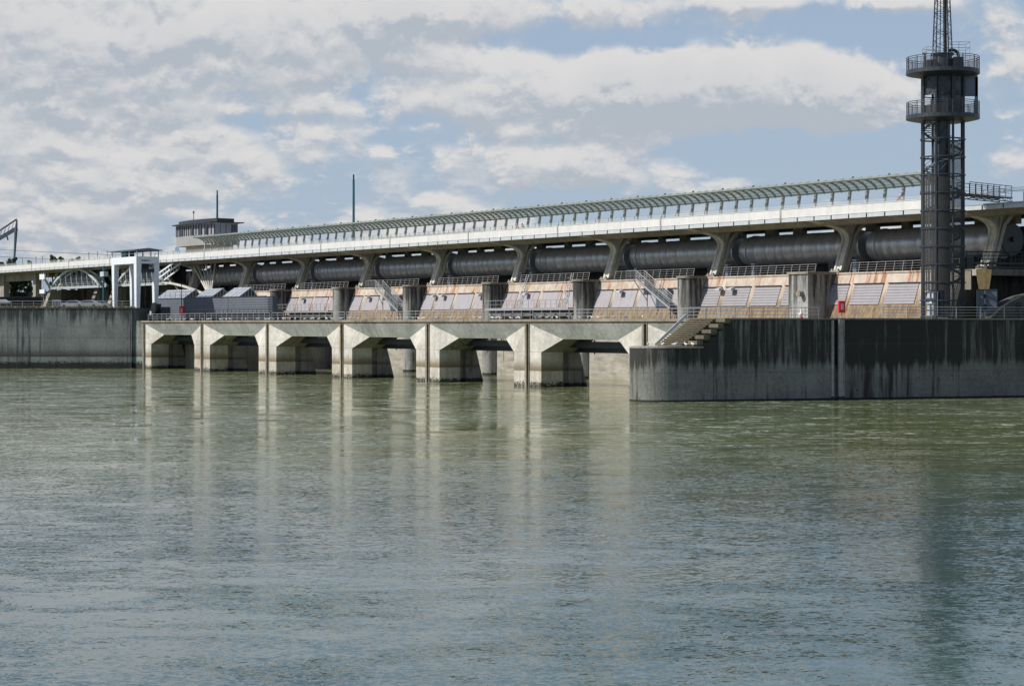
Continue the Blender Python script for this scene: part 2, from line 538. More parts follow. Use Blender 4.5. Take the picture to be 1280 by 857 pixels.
def water_mat():
    m, t, b = new_mat('river_water')
    geo = t.node('ShaderNodeNewGeometry')
    p = geo.outputs['Position']
    o = t.sep(p)
    big = t.noise(t.vmul(p, (1, 1, 0)), 0.02, 5, 0.6, 1.0)
    t.put(b.inputs['Base Color'], t.mix(t.ramp(big, 0.35, 0.65), (0.050, 0.090, 0.092), (0.075, 0.118, 0.105)))
    silt = t.mix(t.ramp(big, 0.35, 0.65), (0.120, 0.145, 0.045), (0.165, 0.180, 0.070))
    t.put(b.inputs['Base Color'], t.mix(t.ramp(o[1], 62.0, 135.0), b.inputs['Base Color'].links[0].from_socket, silt))
    b.inputs['IOR'].default_value = 1.333
    # flow patches: calm boils between ruffled lanes
    lanes = t.noise(t.comb(t.m('MULTIPLY', o[0], 0.5), t.m('MULTIPLY', o[1], 0.42), 0.2), 0.10, 7, 0.62, 1.8)
    lanes2 = t.noise(t.comb(t.m('MULTIPLY', o[0], 0.35), t.m('MULTIPLY', o[1], 0.6), 5.0), 0.45, 5, 0.6, 0.9)
    lane = t.m('ADD', t.m('MULTIPLY', lanes, 0.6), t.m('MULTIPLY', lanes2, 0.4))
    lane = t.ramp(lane, 0.455, 0.545, 0.0, 1.0)
    near = t.ramp(o[1], 90.0, 165.0, 1.0, 0.0)        # wind reaches the open river, the lee by the dam stays calmer
    amp = t.m('MAXIMUM', t.m('MULTIPLY_ADD', lane, 1.0, 0.10), t.m('MULTIPLY', near, t.m('MULTIPLY_ADD', lane, 0.25, 0.48)))
    fl = t.noise(t.comb(t.m('MULTIPLY', o[0], 0.45), o[1], 2.4), 0.07, 4, 0.55, 2.2)
    fil = t.ramp(t.m('ABSOLUTE', t.m('SUBTRACT', fl, 0.5)), 0.0, 0.016, 1.0, 0.0)
    fl2 = t.noise(t.comb(t.m('MULTIPLY', o[0], 0.3), o[1], 6.4), 0.16, 4, 0.6, 1.6)
    fil2 = t.ramp(t.m('ABSOLUTE', t.m('SUBTRACT', fl2, 0.52)), 0.0, 0.018, 1.0, 0.0)
    lee = t.ramp(o[1], 85.0, 150.0, 0.1, 1.0)
    fil = t.m('MULTIPLY', t.m('ADD', fil, t.m('MULTIPLY', fil2, 0.8)), lee)
    amp = t.m('MULTIPLY_ADD', fil, 1.7, amp)
    froth = t.noise(t.comb(o[0], o[1], 1.1), 1.3, 5, 0.7)
    foam = t.m('MULTIPLY', t.m('MULTIPLY', t.m('MINIMUM', fil, 1.0), t.ramp(froth, 0.42, 0.62)), 0.75)
    t.put(b.inputs['Base Color'], t.mix(foam, b.inputs['Base Color'].links[0].from_socket, (0.52, 0.56, 0.52)))
    t.put(b.inputs['Roughness'], t.m('MULTIPLY_ADD', foam, 0.6, 0.06))
    gust = t.noise(t.comb(t.m('MULTIPLY', o[0], 0.5), o[1], 9.0), 0.55, 5, 0.7, 0.5)
    amp = t.m('MULTIPLY', amp, t.ramp(gust, 0.40, 0.68, 0.55, 2.1))

    def slopes(scale, detail, k, seed):
        n = t.node('ShaderNodeTexNoise')
        t.put(n.inputs['Vector'], t.comb(t.m('MULTIPLY', o[0], 0.6), o[1], seed))
        n.inputs['Scale'].default_value = scale
        n.inputs['Detail'].default_value = detail
        n.inputs['Roughness'].default_value = 0.6
        n.inputs['Distortion'].default_value = 0.4
        c = t.node('ShaderNodeVectorMath', operation='SUBTRACT')
        t.l.new(n.outputs['Color'], c.inputs[0])
        c.inputs[1].default_value = (0.5, 0.5, 0.5)
        return t.vmul(c.outputs[0], (k * 0.6, k, 0))
    def vadd(a, b_):
        n = t.node('ShaderNodeVectorMath', operation='ADD')
        t.l.new(a, n.inputs[0]); t.put(n.inputs[1], b_)
        return n.outputs[0]
    fine = slopes(9.0, 3, 0.60, 0.0)
    mid = slopes(2.2, 3, 0.27, 3.0)
    sc = t.node('ShaderNodeVectorMath', operation='SCALE')
    t.l.new(vadd(fine, mid), sc.inputs[0])
    t.l.new(amp, sc.inputs['Scale'])
    tot = vadd(sc.outputs[0], slopes(0.16, 2, 0.07, 7.0))
    nn = t.node('ShaderNodeVectorMath', operation='NORMALIZE')
    t.l.new(vadd(tot, (0.0, 0.0, 1.0)), nn.inputs[0])
    t.l.new(nn.outputs[0], b.inputs['Normal'])
    return m


M['water'] = water_mat()


# ------------------------------------------------------------------ mesh builder
class MB:
    def __init__(s):
        s.v = []; s.f = []; s.sm = []

    def add(s, vs, fs, smooth=False):
        o = len(s.v)
        s.v += [tuple(v) for v in vs]
        s.f += [tuple(i + o for i in f) for f in fs]
        s.sm += [smooth] * len(fs)
        return s

    def box(s, x0, x1, y0, y1, z0, z1):
        vs = [(x0, y0, z0), (x1, y0, z0), (x1, y1, z0), (x0, y1, z0), (x0, y0, z1), (x1, y0, z1), (x1, y1, z1), (x0, y1, z1)]
        return s.add(vs, [(0, 3, 2, 1), (4, 5, 6, 7), (0, 1, 5, 4), (1, 2, 6, 5), (2, 3, 7, 6), (3, 0, 4, 7)])

    def prism(s, poly, z0, z1, smooth=False):
        """poly: ccw xy points"""
        n = len(poly)
        vs = [(x, y, z0) for x, y in poly] + [(x, y, z1) for x, y in poly]
        s.add(vs, [tuple(range(n))[::-1], tuple(range(n, 2 * n))])
        s.add(vs, [(i, (i + 1) % n, n + (i + 1) % n, n + i) for i in range(n)], smooth)
        return s

    def profile(s, pts, x0, x1):
        """pts: (y,z) outline swept along x"""
        n = len(pts)
        vs = [(x0, y, z) for y, z in pts] + [(x1, y, z) for y, z in pts]
        return s.add(vs, [tuple(range(n)), tuple(range(n, 2 * n))[::-1]] + [(i, n + i, n + (i + 1) % n, (i + 1) % n) for i in range(n)])

    def profile_y(s, pts, y0, y1):
        """pts: (x,z) outline swept along y"""
        n = len(pts)
        vs = [(x, y0, z) for x, z in pts] + [(x, y1, z) for x, z in pts]
        return s.add(vs, [tuple(range(n)), tuple(range(n, 2 * n))[::-1]] + [(i, n + i, n + (i + 1) % n, (i + 1) % n) for i in range(n)])

    def tube(s, p0, p1, r, n=6, r1=None, smooth=True):
        p0 = Vector(p0); p1 = Vector(p1)
        d = (p1 - p0)
        if d.length < 1e-6: return s
        d.normalize()
        u = d.orthogonal().normalized(); w = d.cross(u)
        r1 = r if r1 is None else r1
        vs = []
        for p, rr in ((p0, r), (p1, r1)):
            for i in range(n):
                a = 2 * math.pi * i / n
                vs.append(p + (u * math.cos(a) + w * math.sin(a)) * rr)
        s.add(vs, [(i, (i + 1) % n, n + (i + 1) % n, n + i) for i in range(n)], smooth)
        s.add(vs, [tuple(range(n))[::-1], tuple(range(n, 2 * n))])
        return s

    def bar(s, p0, p1, w, h=None, up=(0, 0, 1)):
        """rectangular bar"""
        p0 = Vector(p0); p1 = Vector(p1); h = w if h is None else h
        d = (p1 - p0).normalized()
        side = d.cross(Vector(up))
        if side.length < 1e-4: side = Vector((1, 0, 0))
        side.normalize(); u = side.cross(d)
        vs = []
        for p in (p0, p1):
            for sx, sz in ((-1, -1), (1, -1), (1, 1), (-1, 1)):
                vs.append(p + side * sx * w / 2 + u * sz * h / 2)
        return s.add(vs, [(0, 1, 2, 3), (7, 6, 5, 4), (0, 4, 5, 1), (1, 5, 6, 2), (2, 6, 7, 3), (3, 7, 4, 0)])

    def path(s, pts, r, n=6):
        for a, b in zip(pts[:-1], pts[1:]):
            s.tube(a, b, r, n)
        return s

    def lathe(s, prof, cx=0, cy=0, n=32, smooth=True, a0=0, a1=2 * math.pi):
        full = abs(a1 - a0 - 2 * math.pi) < 1e-6
        m = n if full else n + 1
        vs = []
        for r, z in prof:
            for i in range(m):
                a = a0 + (a1 - a0) * i / n
                vs.append((cx + r * math.cos(a), cy + r * math.sin(a), z))
        fs = []
        for j in range(len(prof) - 1):
            for i in range(n):
                k = (i + 1) % m
                fs.append((j * m + i, j * m + k, (j + 1) * m + k, (j + 1) * m + i))
        return s.add(vs, fs, smooth)

    def lathe_x(s, prof, n=36, cy=0, cz=0, smooth=True):
        """prof: (x, r) around the x axis"""
        vs = []
        for x, r in prof:
            for i in range(n):
                a = 2 * math.pi * i / n
                vs.append((x, cy + r * math.cos(a), cz + r * math.sin(a)))
        fs = [(j * n + i, j * n + (i + 1) % n, (j + 1) * n + (i + 1) % n, (j + 1) * n + i) for j in range(len(prof) - 1) for i in range(n)]
        return s.add(vs, fs, smooth)

    def mesh(s, name, mat):
        me = bpy.data.meshes.new(name)
        me.from_pydata(s.v, [], s.f)
        me.materials.append(mat)
        me.polygons.foreach_set('use_smooth', s.sm)
        me.update()
        return me

    def build(s, name, mat, parent=None):
        o = bpy.data.objects.new(name, s.mesh(name, mat))
        COL.objects.link(o)
        if parent is not None:
            o.parent = parent
        return o


def tag(o, label=None, cat=None, group=None, kind=None):
    if label: o['label'] = label
    if cat: o['category'] = cat
    if group: o['group'] = group
    if kind: o['kind'] = kind
    return o


def thing(name, label, cat, loc=(0, 0, 0), rz=0.0, group=None):
    o = bpy.data.objects.new(name, None)
    o.empty_display_size = 0.5
    COL.objects.link(o)
    o.location = loc
    o.rotation_euler = (0, 0, rz)
    return tag(o, label, cat, group)


def dam_thing(name, label, cat, a, b, z, group=None):
    return thing(name, label, cat, W(a, b, z), ROT_DAM, group)


def place(o, loc, rz=0.0):
    o.location = loc
    o.rotation_euler = (0, 0, rz)
    return o


def copy_tree(o, parent=None):
    c = o.copy()
    COL.objects.link(c)
    c.parent = parent
    for ch in list(o.children):
        copy_tree(ch, c)
    return c


def railing(parent, pts, h=1.1, step=2.0, rails=(1.0, 0.66, 0.33), r=0.03, mat='galv', postr=None, lean=(0, 0)):
    """handrails and posts as parts of parent; pts in the parent's own frame"""
    pts = [Vector(p) for p in pts]
    L = Vector((lean[0], lean[1], 0))
    for k in rails:
        mb = MB()
        off = Vector((0, 0, h * k)) + L * k
        mb.path([p + off for p in pts], r * (1.35 if k == rails[0] else 0.8), 5)
        mb.build('handrail' if k == rails[0] else 'rail', M[mat], parent)
    pm = None
    last = None
    for p, q in zip(pts[:-1], pts[1:]):
        n = max(1, int(round((q - p).length / step)))
        for i in range(n + 1):
            c = p.lerp(q, i / n)
            if last is not None and (c - last).length < step * 0.4:
                continue
            last = c
            if pm is None:
                pm = MB().tube((0, 0, 0), Vector((0, 0, h)) + L, postr or r * 1.3, 5).mesh('post', M[mat])
            o = bpy.data.objects.new('post', pm)
            COL.objects.link(o)
            o.parent = parent
            o.location = c


# ------------------------------------------------------------------ water and land
w = MB()
w.box(-4500, 4500, -60, 7000, -0.5, 0.0)
tag(w.build('water', M['water']), kind='structure')

g = MB()
g.prism([(-3000, 620), (2500, 620), (4000, 6900), (-4000, 6900)], -0.4, 9.0)
tag(g.build('ground', M['grass']), kind='structure')
g = MB()
g.prism([(-600, 400), (-72, 400), (-110, 600), (-160, 619.9), (-900, 619.9)], -0.4, 10.2)
tag(g.build('bank', M['grass']), kind='structure')

# ------------------------------------------------------------------ low bridge over the outlets
lb = dam_thing('weir_bridge', 'low pale concrete bridge with seven square outlet openings standing in the river', 'weir', AP, B0, 0)
KP = list(range(-5, 3))
PW = 3.0
for k in KP:
    x = k * PITCH
    p = MB()
    for s_ in (-1, 1):
        xa, xb = (x - PW, x - 0.12) if s_ < 0 else (x + 0.40, x + PW)
        p.box(xa, xb, 0.0, 3.2, -0.4, 4.2)
        # upper face up to the coping: triangle part of the front
        e = x - 0.12 if s_ < 0 else x + 0.40
        edge = x + s_ * PW
        p.add([(e, 0, 4.2), (edge, 0, 4.2), (e, 0, 7.62), (e, 3.2, 4.2), (edge, 3.2, 4.2), (e, 3.2, 7.62)],
              [(0, 1, 2), (5, 4, 3), (0, 3, 4, 1), (0, 2, 5, 3)])
    p.box(x - 0.12, x + 0.40, 1.1, 3.2, -0.4, 7.62)
    p.build('pier', M['pier'], lb)
    q = MB()
    q.box(x - PW + 0.45, x + PW - 0.45, 3.2, 4.1, -0.4, 5.7)
    q.profile([(4.1, -0.4), (6.9, -0.4), (5.65, 4.3), (5.65, 5.7), (4.1, 5.7)], x - PW, x + PW)
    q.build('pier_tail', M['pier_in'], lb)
    q = MB()
    q.box(x - 0.50, x - 0.12, -0.10, 0.0, 0.0, 7.7)
    q.box(x + 0.40, x + 0.52, -0.10, 0.0, 0.0, 7.7)
    q.build('pilaster', M['coping'], lb)
    MB().box(x - 0.119, x - 0.10, 0.0, 1.1, -0.4, 7.6).box(x - 0.10, x + 0.40, 1.08, 1.099, -0.4, 7.6).build('slot_shade_lining', M['darkconc'], lb)  # thin dark sheets added to paint shade inside the pier slot
    q = MB()
    for i in range(14):
        zz = 7.6 - random.random() ** 2 * 3.0
        q.box(x - 0.49 + random.random() * 0.12, x - 0.3 + random.random() * 0.15, -0.112, -0.10, zz - random.random() * 0.5, zz)
    if k in (-5, 0, -2):
        q.build('lichen_patch', M['ochre_paint'], lb)
for k in KP[:-1]:
    x0 = k * PITCH; x1 = x0 + PITCH
    HC = 3.3; RC = 0.95; SZ = 4.2; TZ = 5.8
    l = MB()
    # tilted lintel face, top edge forward
    tA = (x0 + 0.40, 0, 7.62); tB = (x1 - 0.12, 0, 7.62)
    cA = (x0 + PW + HC, RC, TZ); cB = (x1 - PW - HC, RC, TZ)
    sA = (x0 + PW, 0, SZ); sB = (x1 - PW, 0, SZ)
    l.add([tA, tB, cB, cA], [(3, 2, 1, 0)])
    l.build('lintel', M['lintel'], lb)
    MB().add([tA, sA, cA], [(0, 1, 2)]).build('haunch', M['pier'], lb)
    MB().add([tB, cB, sB], [(0, 1, 2)]).build('haunch', M['pier'], lb)
    s_ = MB()
    D = 5.6
    s_.add([sA, cA, (cA[0], D, TZ), (sA[0], D, SZ)], [(0, 3, 2, 1)])
    s_.add([sB, cB, (cB[0], D, TZ), (sB[0], D, SZ)], [(0, 1, 2, 3)])
    s_.add([cA, cB, (cB[0], D, TZ), (cA[0], D, TZ)], [(0, 3, 2, 1)])
    s_.add([(x0 + 0.2, D, 7.62), (x1 - 0.2, D, 7.62), (x1 - PW, D, SZ), (cB[0], D, TZ), (cA[0], D, TZ), (x0 + PW, D, SZ)], [(0, 5, 4, 3, 2, 1)])
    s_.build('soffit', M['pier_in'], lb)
    d = MB()
    d.box(x0 + PW, x1 - PW, 3.3, 4.6, 4.75, 5.5)
    d.box(x0 + PW, x1 - PW, 4.8, 5.5, 4.15, 4.9)
    d.build('steel_beam', M['bsteel'], lb)
    for xx in (x0 + 8.5, x1 - 8.0):
        MB().tube((xx, 4.0, 4.0), (xx, 4.0, 5.7), 0.08, 6).build('hanger', M['bsteel'], lb)
c = MB()
c.box(KP[0] * PITCH - 1.0, KP[-1] * PITCH - 1.0, -0.22, 6.2, 7.90, 8.2)
c.box(KP[0] * PITCH - 1.0, KP[-1] * PITCH - 1.0, -0.0, 6.0, 7.62, 7.90)
c.build('coping', M['coping'], lb)

# railings along it, one per bay
RL = 'pale steel railing along the low weir bridge'
ordn = ['first', 'second', 'third', 'fourth', 'fifth', 'sixth', 'seventh', 'eighth', 'ninth', 'tenth', 'eleventh', 'twelfth']
for i, k in enumerate(KP[:-1][::-1]):
    t = dam_thing('railing', '%s, %s bay counted from the river steps' % (RL, ordn[i]), 'railing', AP + k * PITCH, B0 + 0.6, 8.2,
                  'railings along the low weir bridge')
    railing(t, [(0.3, 0, 0), (PITCH - 0.3, 0, 0)], 1.12, 1.95, r=0.03)

# ------------------------------------------------------------------ main dam: buttresses and sloping walls
BB = 158.4
dm = dam_thing('dam', 'main dam of sloping rust streaked walls between round nosed concrete buttresses', 'dam', AC, BB, 0)
KB = list(range(-6, 3))


def nose(x, half, y0, y1, z0, z1, n=12):
    pts = []
    for i in range(n + 1):
        a = math.pi + math.pi * i / n
        pts.append((x + half * math.cos(a), y0 + half * 0.8 + half * 0.8 * math.sin(a)))
    pts += [(x + half, y1), (x - half, y1)]
    return pts


for k in KB:
    x = k * PITCH + 0.0
    p = MB()
    if k < 2:
        if k == 1:
            p.box(x - 2.6, x + 0.9, 0.9, 6.0, -0.4, 13.55)
        else:
            p.prism(nose(x - 1.2, 1.3, 1.9, 6.0, 0, 0), -0.4, 13.55)
        p.build('buttress', M['block'], dm)
        cp = MB()
        if k == 1:
            cp.box(x - 2.75, x + 1.05, 0.75, 6.0, 13.55, 13.85)
        else:
            cp.prism(nose(x - 1.2, 1.45, 1.75, 6.0, 0, 0), 13.55, 13.85)
        cp.build('cap', M['coping'], dm)
        if k in (1,):
            o_ = MB()
            o_.tube((x - 0.1, 0.2, 11.2), (x - 0.1, 1.0, 11.25), 0.35, 10)
            o_.build('outlet_pipe', M['old'], dm)
for k in KB[:-1]:
    x0 = k * PITCH + 0.1; x1 = (k + 1) * PITCH - 2.4
    if k == 1:
        x1 = (k + 1) * PITCH - 2.6
    s_ = MB()
    # bottom of slope at y=3.4, top at y=5.4
    ys0, ys1 = 3.3, 5.35
    s_.add([(x0, ys0, 8.0), (x1, ys0, 8.0), (x1, ys1, 13.55), (x0, ys1, 13.55)], [(0, 1, 2, 3)])
    s_.box(x0, x1, ys1 - 0.12, ys1 + 0.5, 13.55, 13.75)
    s_.add([(x0, ys0, -0.4), (x1, ys0, -0.4), (x1, ys0, 8.0), (x0, ys0, 8.0)], [(0, 1, 2, 3)])
    sw = s_.build('sloping_wall', M['slope'], dm)
    # shutters
    slope = (ys1 - ys0) / 5.55
    for off in (0.35, 4.7, 10.45, 16.2):
        xa = k * PITCH + off
        wd = 3.5 if off < 2 else 4.9
        xb = min(xa + wd, x1 - 0.1)
        za, zb = 9.9, 12.3
        pn = MB()
        n = 0.09
        ya = ys0 + slope * (za - 8) - n; yb = ys0 + slope * (zb - 8) - n
        pn.add([(xa, ya, za), (xb, ya, za), (xb, yb, zb), (xa, yb, zb), (xa, ya + n * 1.5, za), (xb, ya + n * 1.5, za), (xb, yb + n * 1.5, zb), (xa, yb + n * 1.5, zb)],
               [(0, 1, 2, 3), (1, 5, 6, 2), (4, 0, 3, 7), (4, 5, 1, 0), (3, 2, 6, 7)])
        pn.build('shutter', M['louvre'] if k >= 0 else M['shutter'], sw)
        fr = MB()
        fr.bar((xa - 0.06, yb - 0.05, zb + 0.06), (xb + 0.06, yb - 0.05, zb + 0.06), 0.16, 0.1)
        fr.build('shutter_frame', M['dsteel'], sw)
# walkway slab, the dark back wall and the end face
s_ = MB()
s_.box(-7.5 * PITCH, 2 * PITCH + 0.6, 6.0, 14.2, 13.0, 13.7)
s_.build('walkway_slab', M['old'], dm)
s_ = MB()
s_.box(-10.4 * PITCH, 2 * PITCH + 1.6, 14.2, 15.4, -0.4, 18.7)
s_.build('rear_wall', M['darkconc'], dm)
s_ = MB()
s_.profile([(3.4, 7.0), (3.4, 8.0), (5.4, 13.5), (14.19, 13.5), (14.19, 7.0)], 2 * PITCH - 2.59, 2 * PITCH - 2.0)
s_.box(2 * PITCH + 2.31, 2 * PITCH + 40, 15.0, 16.0, -0.4, 14.5)
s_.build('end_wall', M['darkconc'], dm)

# platform slabs behind the grey hall and behind the river wall
pf = MB()
pa, pb = AP - 6 * PITCH, AP
pts = [W(-395, B0 + 6.3), W(-303.5, B0 + 6.3), W(-303.5, BB + 3.2), W(-395, BB + 3.2)]
pf.prism([(p.x, p.y) for p in pts], -0.4, 8.196)
tag(pf.build('hall_platform', M['coping']), kind='structure')
pf = MB()
e0 = WW(17.2, 6.4); e1 = WW(75, 6.4); e2 = W(-118, BB + 20); e3 = W(AC + 2 * PITCH + 2.3, BB + 20); e4 = W(AC + 2 * PITCH + 2.3, BB + 3.3); e5 = W(AC + PITCH + 2, BB + 3.3); e6 = W(AC + PITCH + 2, B0 + 6.3)
pf.prism([(p.x, p.y) for p in (e0, e1, e2, e3, e4, e5, e6)], -0.4, 8.19)
tag(pf.build('river_platform', M['coping']), kind='structure')

# ------------------------------------------------------------------ railing of the walkway on top of the sloping walls
for i, k in enumerate(range(1, -7, -1)):
    t = dam_thing('walkway_railing', 'leaning grid railing on the sloping wall top, %s bay counted from the tall tower' % ordn[i], 'railing',
                  AC + k * PITCH, BB + 5.6, 13.75, 'railings along the wall top')
    railing(t, [(3.0, 0, 0), (PITCH - 3.2, 0, 0)], 1.15, 1.5, rails=(1.0, 0.75, 0.5, 0.25), r=0.021, lean=(0, 0.28))

# small steel cabinets behind the walkway railing
for i, (px, wd) in enumerate(((943, 1), (910, 0), (796, 1), (665, 1), (652, 0), (563, 1), (1070, 1), (1052, 1), (391, 0))):
    b = BB + 7.2
    t = dam_thing('cabinet', 'small blue grey steel cabinet behind the wall top railing, %s one counted from the tower' % ordn[[1070, 1052, 943, 910, 796, 665, 652, 563, 391].index(px)],
                  'cabinet', A_of(px, b), b, 13.7, 'cabinets on the walkway')
    MB().box(-0.32, 0.32, -0.25, 0.25, 0, 1.55).build('housing', M['bluegrey'], t)
    MB().box(-0.36, 0.36, -0.29, 0.29, 1.55, 1.62).build('lid', M['galv'], t)
    MB().box(-0.26, 0.26, -0.275, -0.252, 0.12, 1.4).build('door', M['bluegrey'], t)

# ------------------------------------------------------------------ big cylinders under the road
R_T = 1.95; ZT = 17.05; BT = 168.8
for i, k in enumerate(range(1, -8, -1)):
    L = PITCH - 1.6 - (0.7 if k == 1 else 0)
    a0 = AC + k * PITCH + 2.6
    lab = 'huge dark steel cylinder lying under the road deck, %s counted from the tall tower' % ordn[i]
    t = dam_thing('gate_cylinder', lab, 'steel cylinder', a0, BT, ZT, 'dark cylinders under the road deck')
    sh = MB()
    prof = [(0, R_T * 0.93), (0.5, R_T * 0.985), (1.2, R_T)]
    x = 1.2
    rr = random.Random(k + 50)
    while x < L - 1.4:
        x += 1.2 + rr.random() * 1.6
        if x > L - 1.4: break
        q = R_T * (1 + rr.uniform(-0.006, 0.006))
        prof += [(x, q), (x + 0.03, q + 0.014), (x + 0.10, q + 0.014), (x + 0.16, q)]
    prof += [(L - 1.2, R_T), (L - 0.5, R_T * 0.985), (L, R_T * 0.93)]
    sh.lathe_x(prof, 48)
    sh.build('shell', M['pipe'], t)
    for xx in (0.0, L):
        s_ = MB()
        s_.lathe_x([(xx - 0.12, 0.0), (xx - 0.12, R_T * 0.90), (xx, R_T * 0.93), (xx + 0.12, R_T * 0.90), (xx + 0.12, 0)], 48, smooth=False)
        ed = s_.build('end_disc', M['dsteel'] if (k == 1 and xx > 1) else M['pipe'], t)
        MB().tube((xx - 0.45, 0, 0), (xx + 0.45, 0, 0), 0.28, 12).build('axle', M['bsteel'], ed)
    for xx in (1.4, L - 1.4):
        st = MB()
        st.lathe_x([(xx - 0.14, R_T), (xx - 0.14, R_T + 0.09), (xx + 0.14, R_T + 0.09), (xx + 0.14, R_T)], 48, smooth=False)
        st.build('flange', M['pipe'], t)
    for xx in (L * 0.25, L * 0.75):
        MB().box(xx - 0.5, xx + 0.5, -0.9, 0.9, 13.7 - ZT, -1.7).build('cradle', M['bsteel'], t)

# ------------------------------------------------------------------ road deck
BD = 159.5
KC = list(range(-10, 3))
dk = dam_thing('road_bridge', 'long road bridge with white parapet carried over the dam on curved concrete brackets', 'bridge', AC, BD, 0)
XL, XR = -16 * PITCH, 2 * PITCH + 26
s_ = MB()
s_.box(XL, XR, 0.12, 13.4, 20.12, 20.42)
s_.build('deck_slab', M['soffit'], dk)
s_ = MB()
s_.profile([(2.2, 20.1), (3.0, 19.45), (5.2, 19.45), (5.8, 20.1)], XL, XR)
s_.build('front_girder', M['soffit'], dk)
s_ = MB()
s_.box(XL, XR, 12.0, 13.2, 19.55, 20.1)
s_.build('rear_girder', M['bsteel'], dk)
XPE = A_of(1180, BD) - AC
for k in range(-12, 3):
    x0 = k * PITCH - 4.2
    x9 = min(x0 + PITCH - 0.07, XPE)
    par = MB()
    if k == 2:
        par.box(x0 + 9, x0 + PITCH, -0.03, 0.05, 20.36, 20.5)
        par.box(x0 + 14.5, x0 + PITCH, 0.2, 0.5, 20.42, 21.5)
    else:
        par.box(x0 + 0.07, x9, -0.03, 0.12, 20.36, 21.40)
        par.box(x0 + 0.07, x9, -0.08, 0.2, 21.40, 21.46)
    pr = par.build('parapet' if k < 2 else 'screen', M['white'] if k < 2 else M['ltgrey'], dk)
    jn = MB()
    for j in range(1, 8):
        if k == 2: break
        jn.box(x0 + j * PITCH / 8 - 0.018, x0 + j * PITCH / 8 + 0.018, -0.034, 0.0, 20.38, 21.38)
    if k < 2: jn.build('panel_joint', M['ltgrey'], pr)
    jj = MB()
    jj.box(x0 - 0.16, x0 + 0.07, -0.10, 0.15, 20.0, 21.62)
    jj.build('parapet_post', M['canopy_rib'], dk)
    fs = MB()
    for j in range(8):
        fs.box(x0 + j * PITCH / 8 + 0.20, x0 + (j + 1) * PITCH / 8 - 0.02, -0.10, 0.14, 19.86, 20.31)
    fs.build('fascia', M['ltgrey'], dk)
    fs = MB()
    fs.box(x0 + 0.08, x0 + PITCH - 0.17, 0.0, 0.11, 19.98, 20.345)
    fs.build('fascia_backing', M['bsteel'], dk)
    for j in range(4):
        hg = MB()
        xx = x0 + (j + 0.5) * PITCH / 4 + random.uniform(-0.8, 0.8)
        wd = random.uniform(0.4, 1.1)
        hg.box(xx - wd, xx + wd, 11.2, 12.0, 18.9, 20.1)
        hg.build('bearing_block', M['soffit'], dk)


def curve_pts(p0, p1, p2, n=10):
    out = []
    for i in range(n + 1):
        t = i / n
        out.append((p0[0] * (1 - t) ** 2 + 2 * p1[0] * t * (1 - t) + p2[0] * t * t, p0[1] * (1 - t) ** 2 + 2 * p1[1] * t * (1 - t) + p2[1] * t * t))
    return out


def column_mesh():
    """Y bracket in the (y,z) plane; y measured from the deck edge plane"""
    y0 = 164.6 - BD
    zb = 13.75
    def leanf(z): return y0 + (z - zb) * 0.37
    # front rib with the head curving forward
    front = [(leanf(zb), zb), (leanf(17.6), 17.6)] + curve_pts((leanf(17.6), 17.6), (leanf(18.9) + 0.1, 18.9), (y0 - 0.9, 19.35), 8)[1:] + \
            curve_pts((y0 - 0.9, 19.35), (y0 - 2.4, 19.75), (y0 - 4.6, 19.93), 5)[1:] + [(y0 - 4.6, 20.1), (leanf(20.1) - 0.2, 20.1)]
    rear_line = [(leanf(20.1) + 1.7, 20.1), (leanf(19.9) + 1.25, 19.6), (leanf(18.7) + 1.0, 18.7), (leanf(zb) + 1.05, zb)]
    return front, rear_line


front, rear_line = column_mesh()


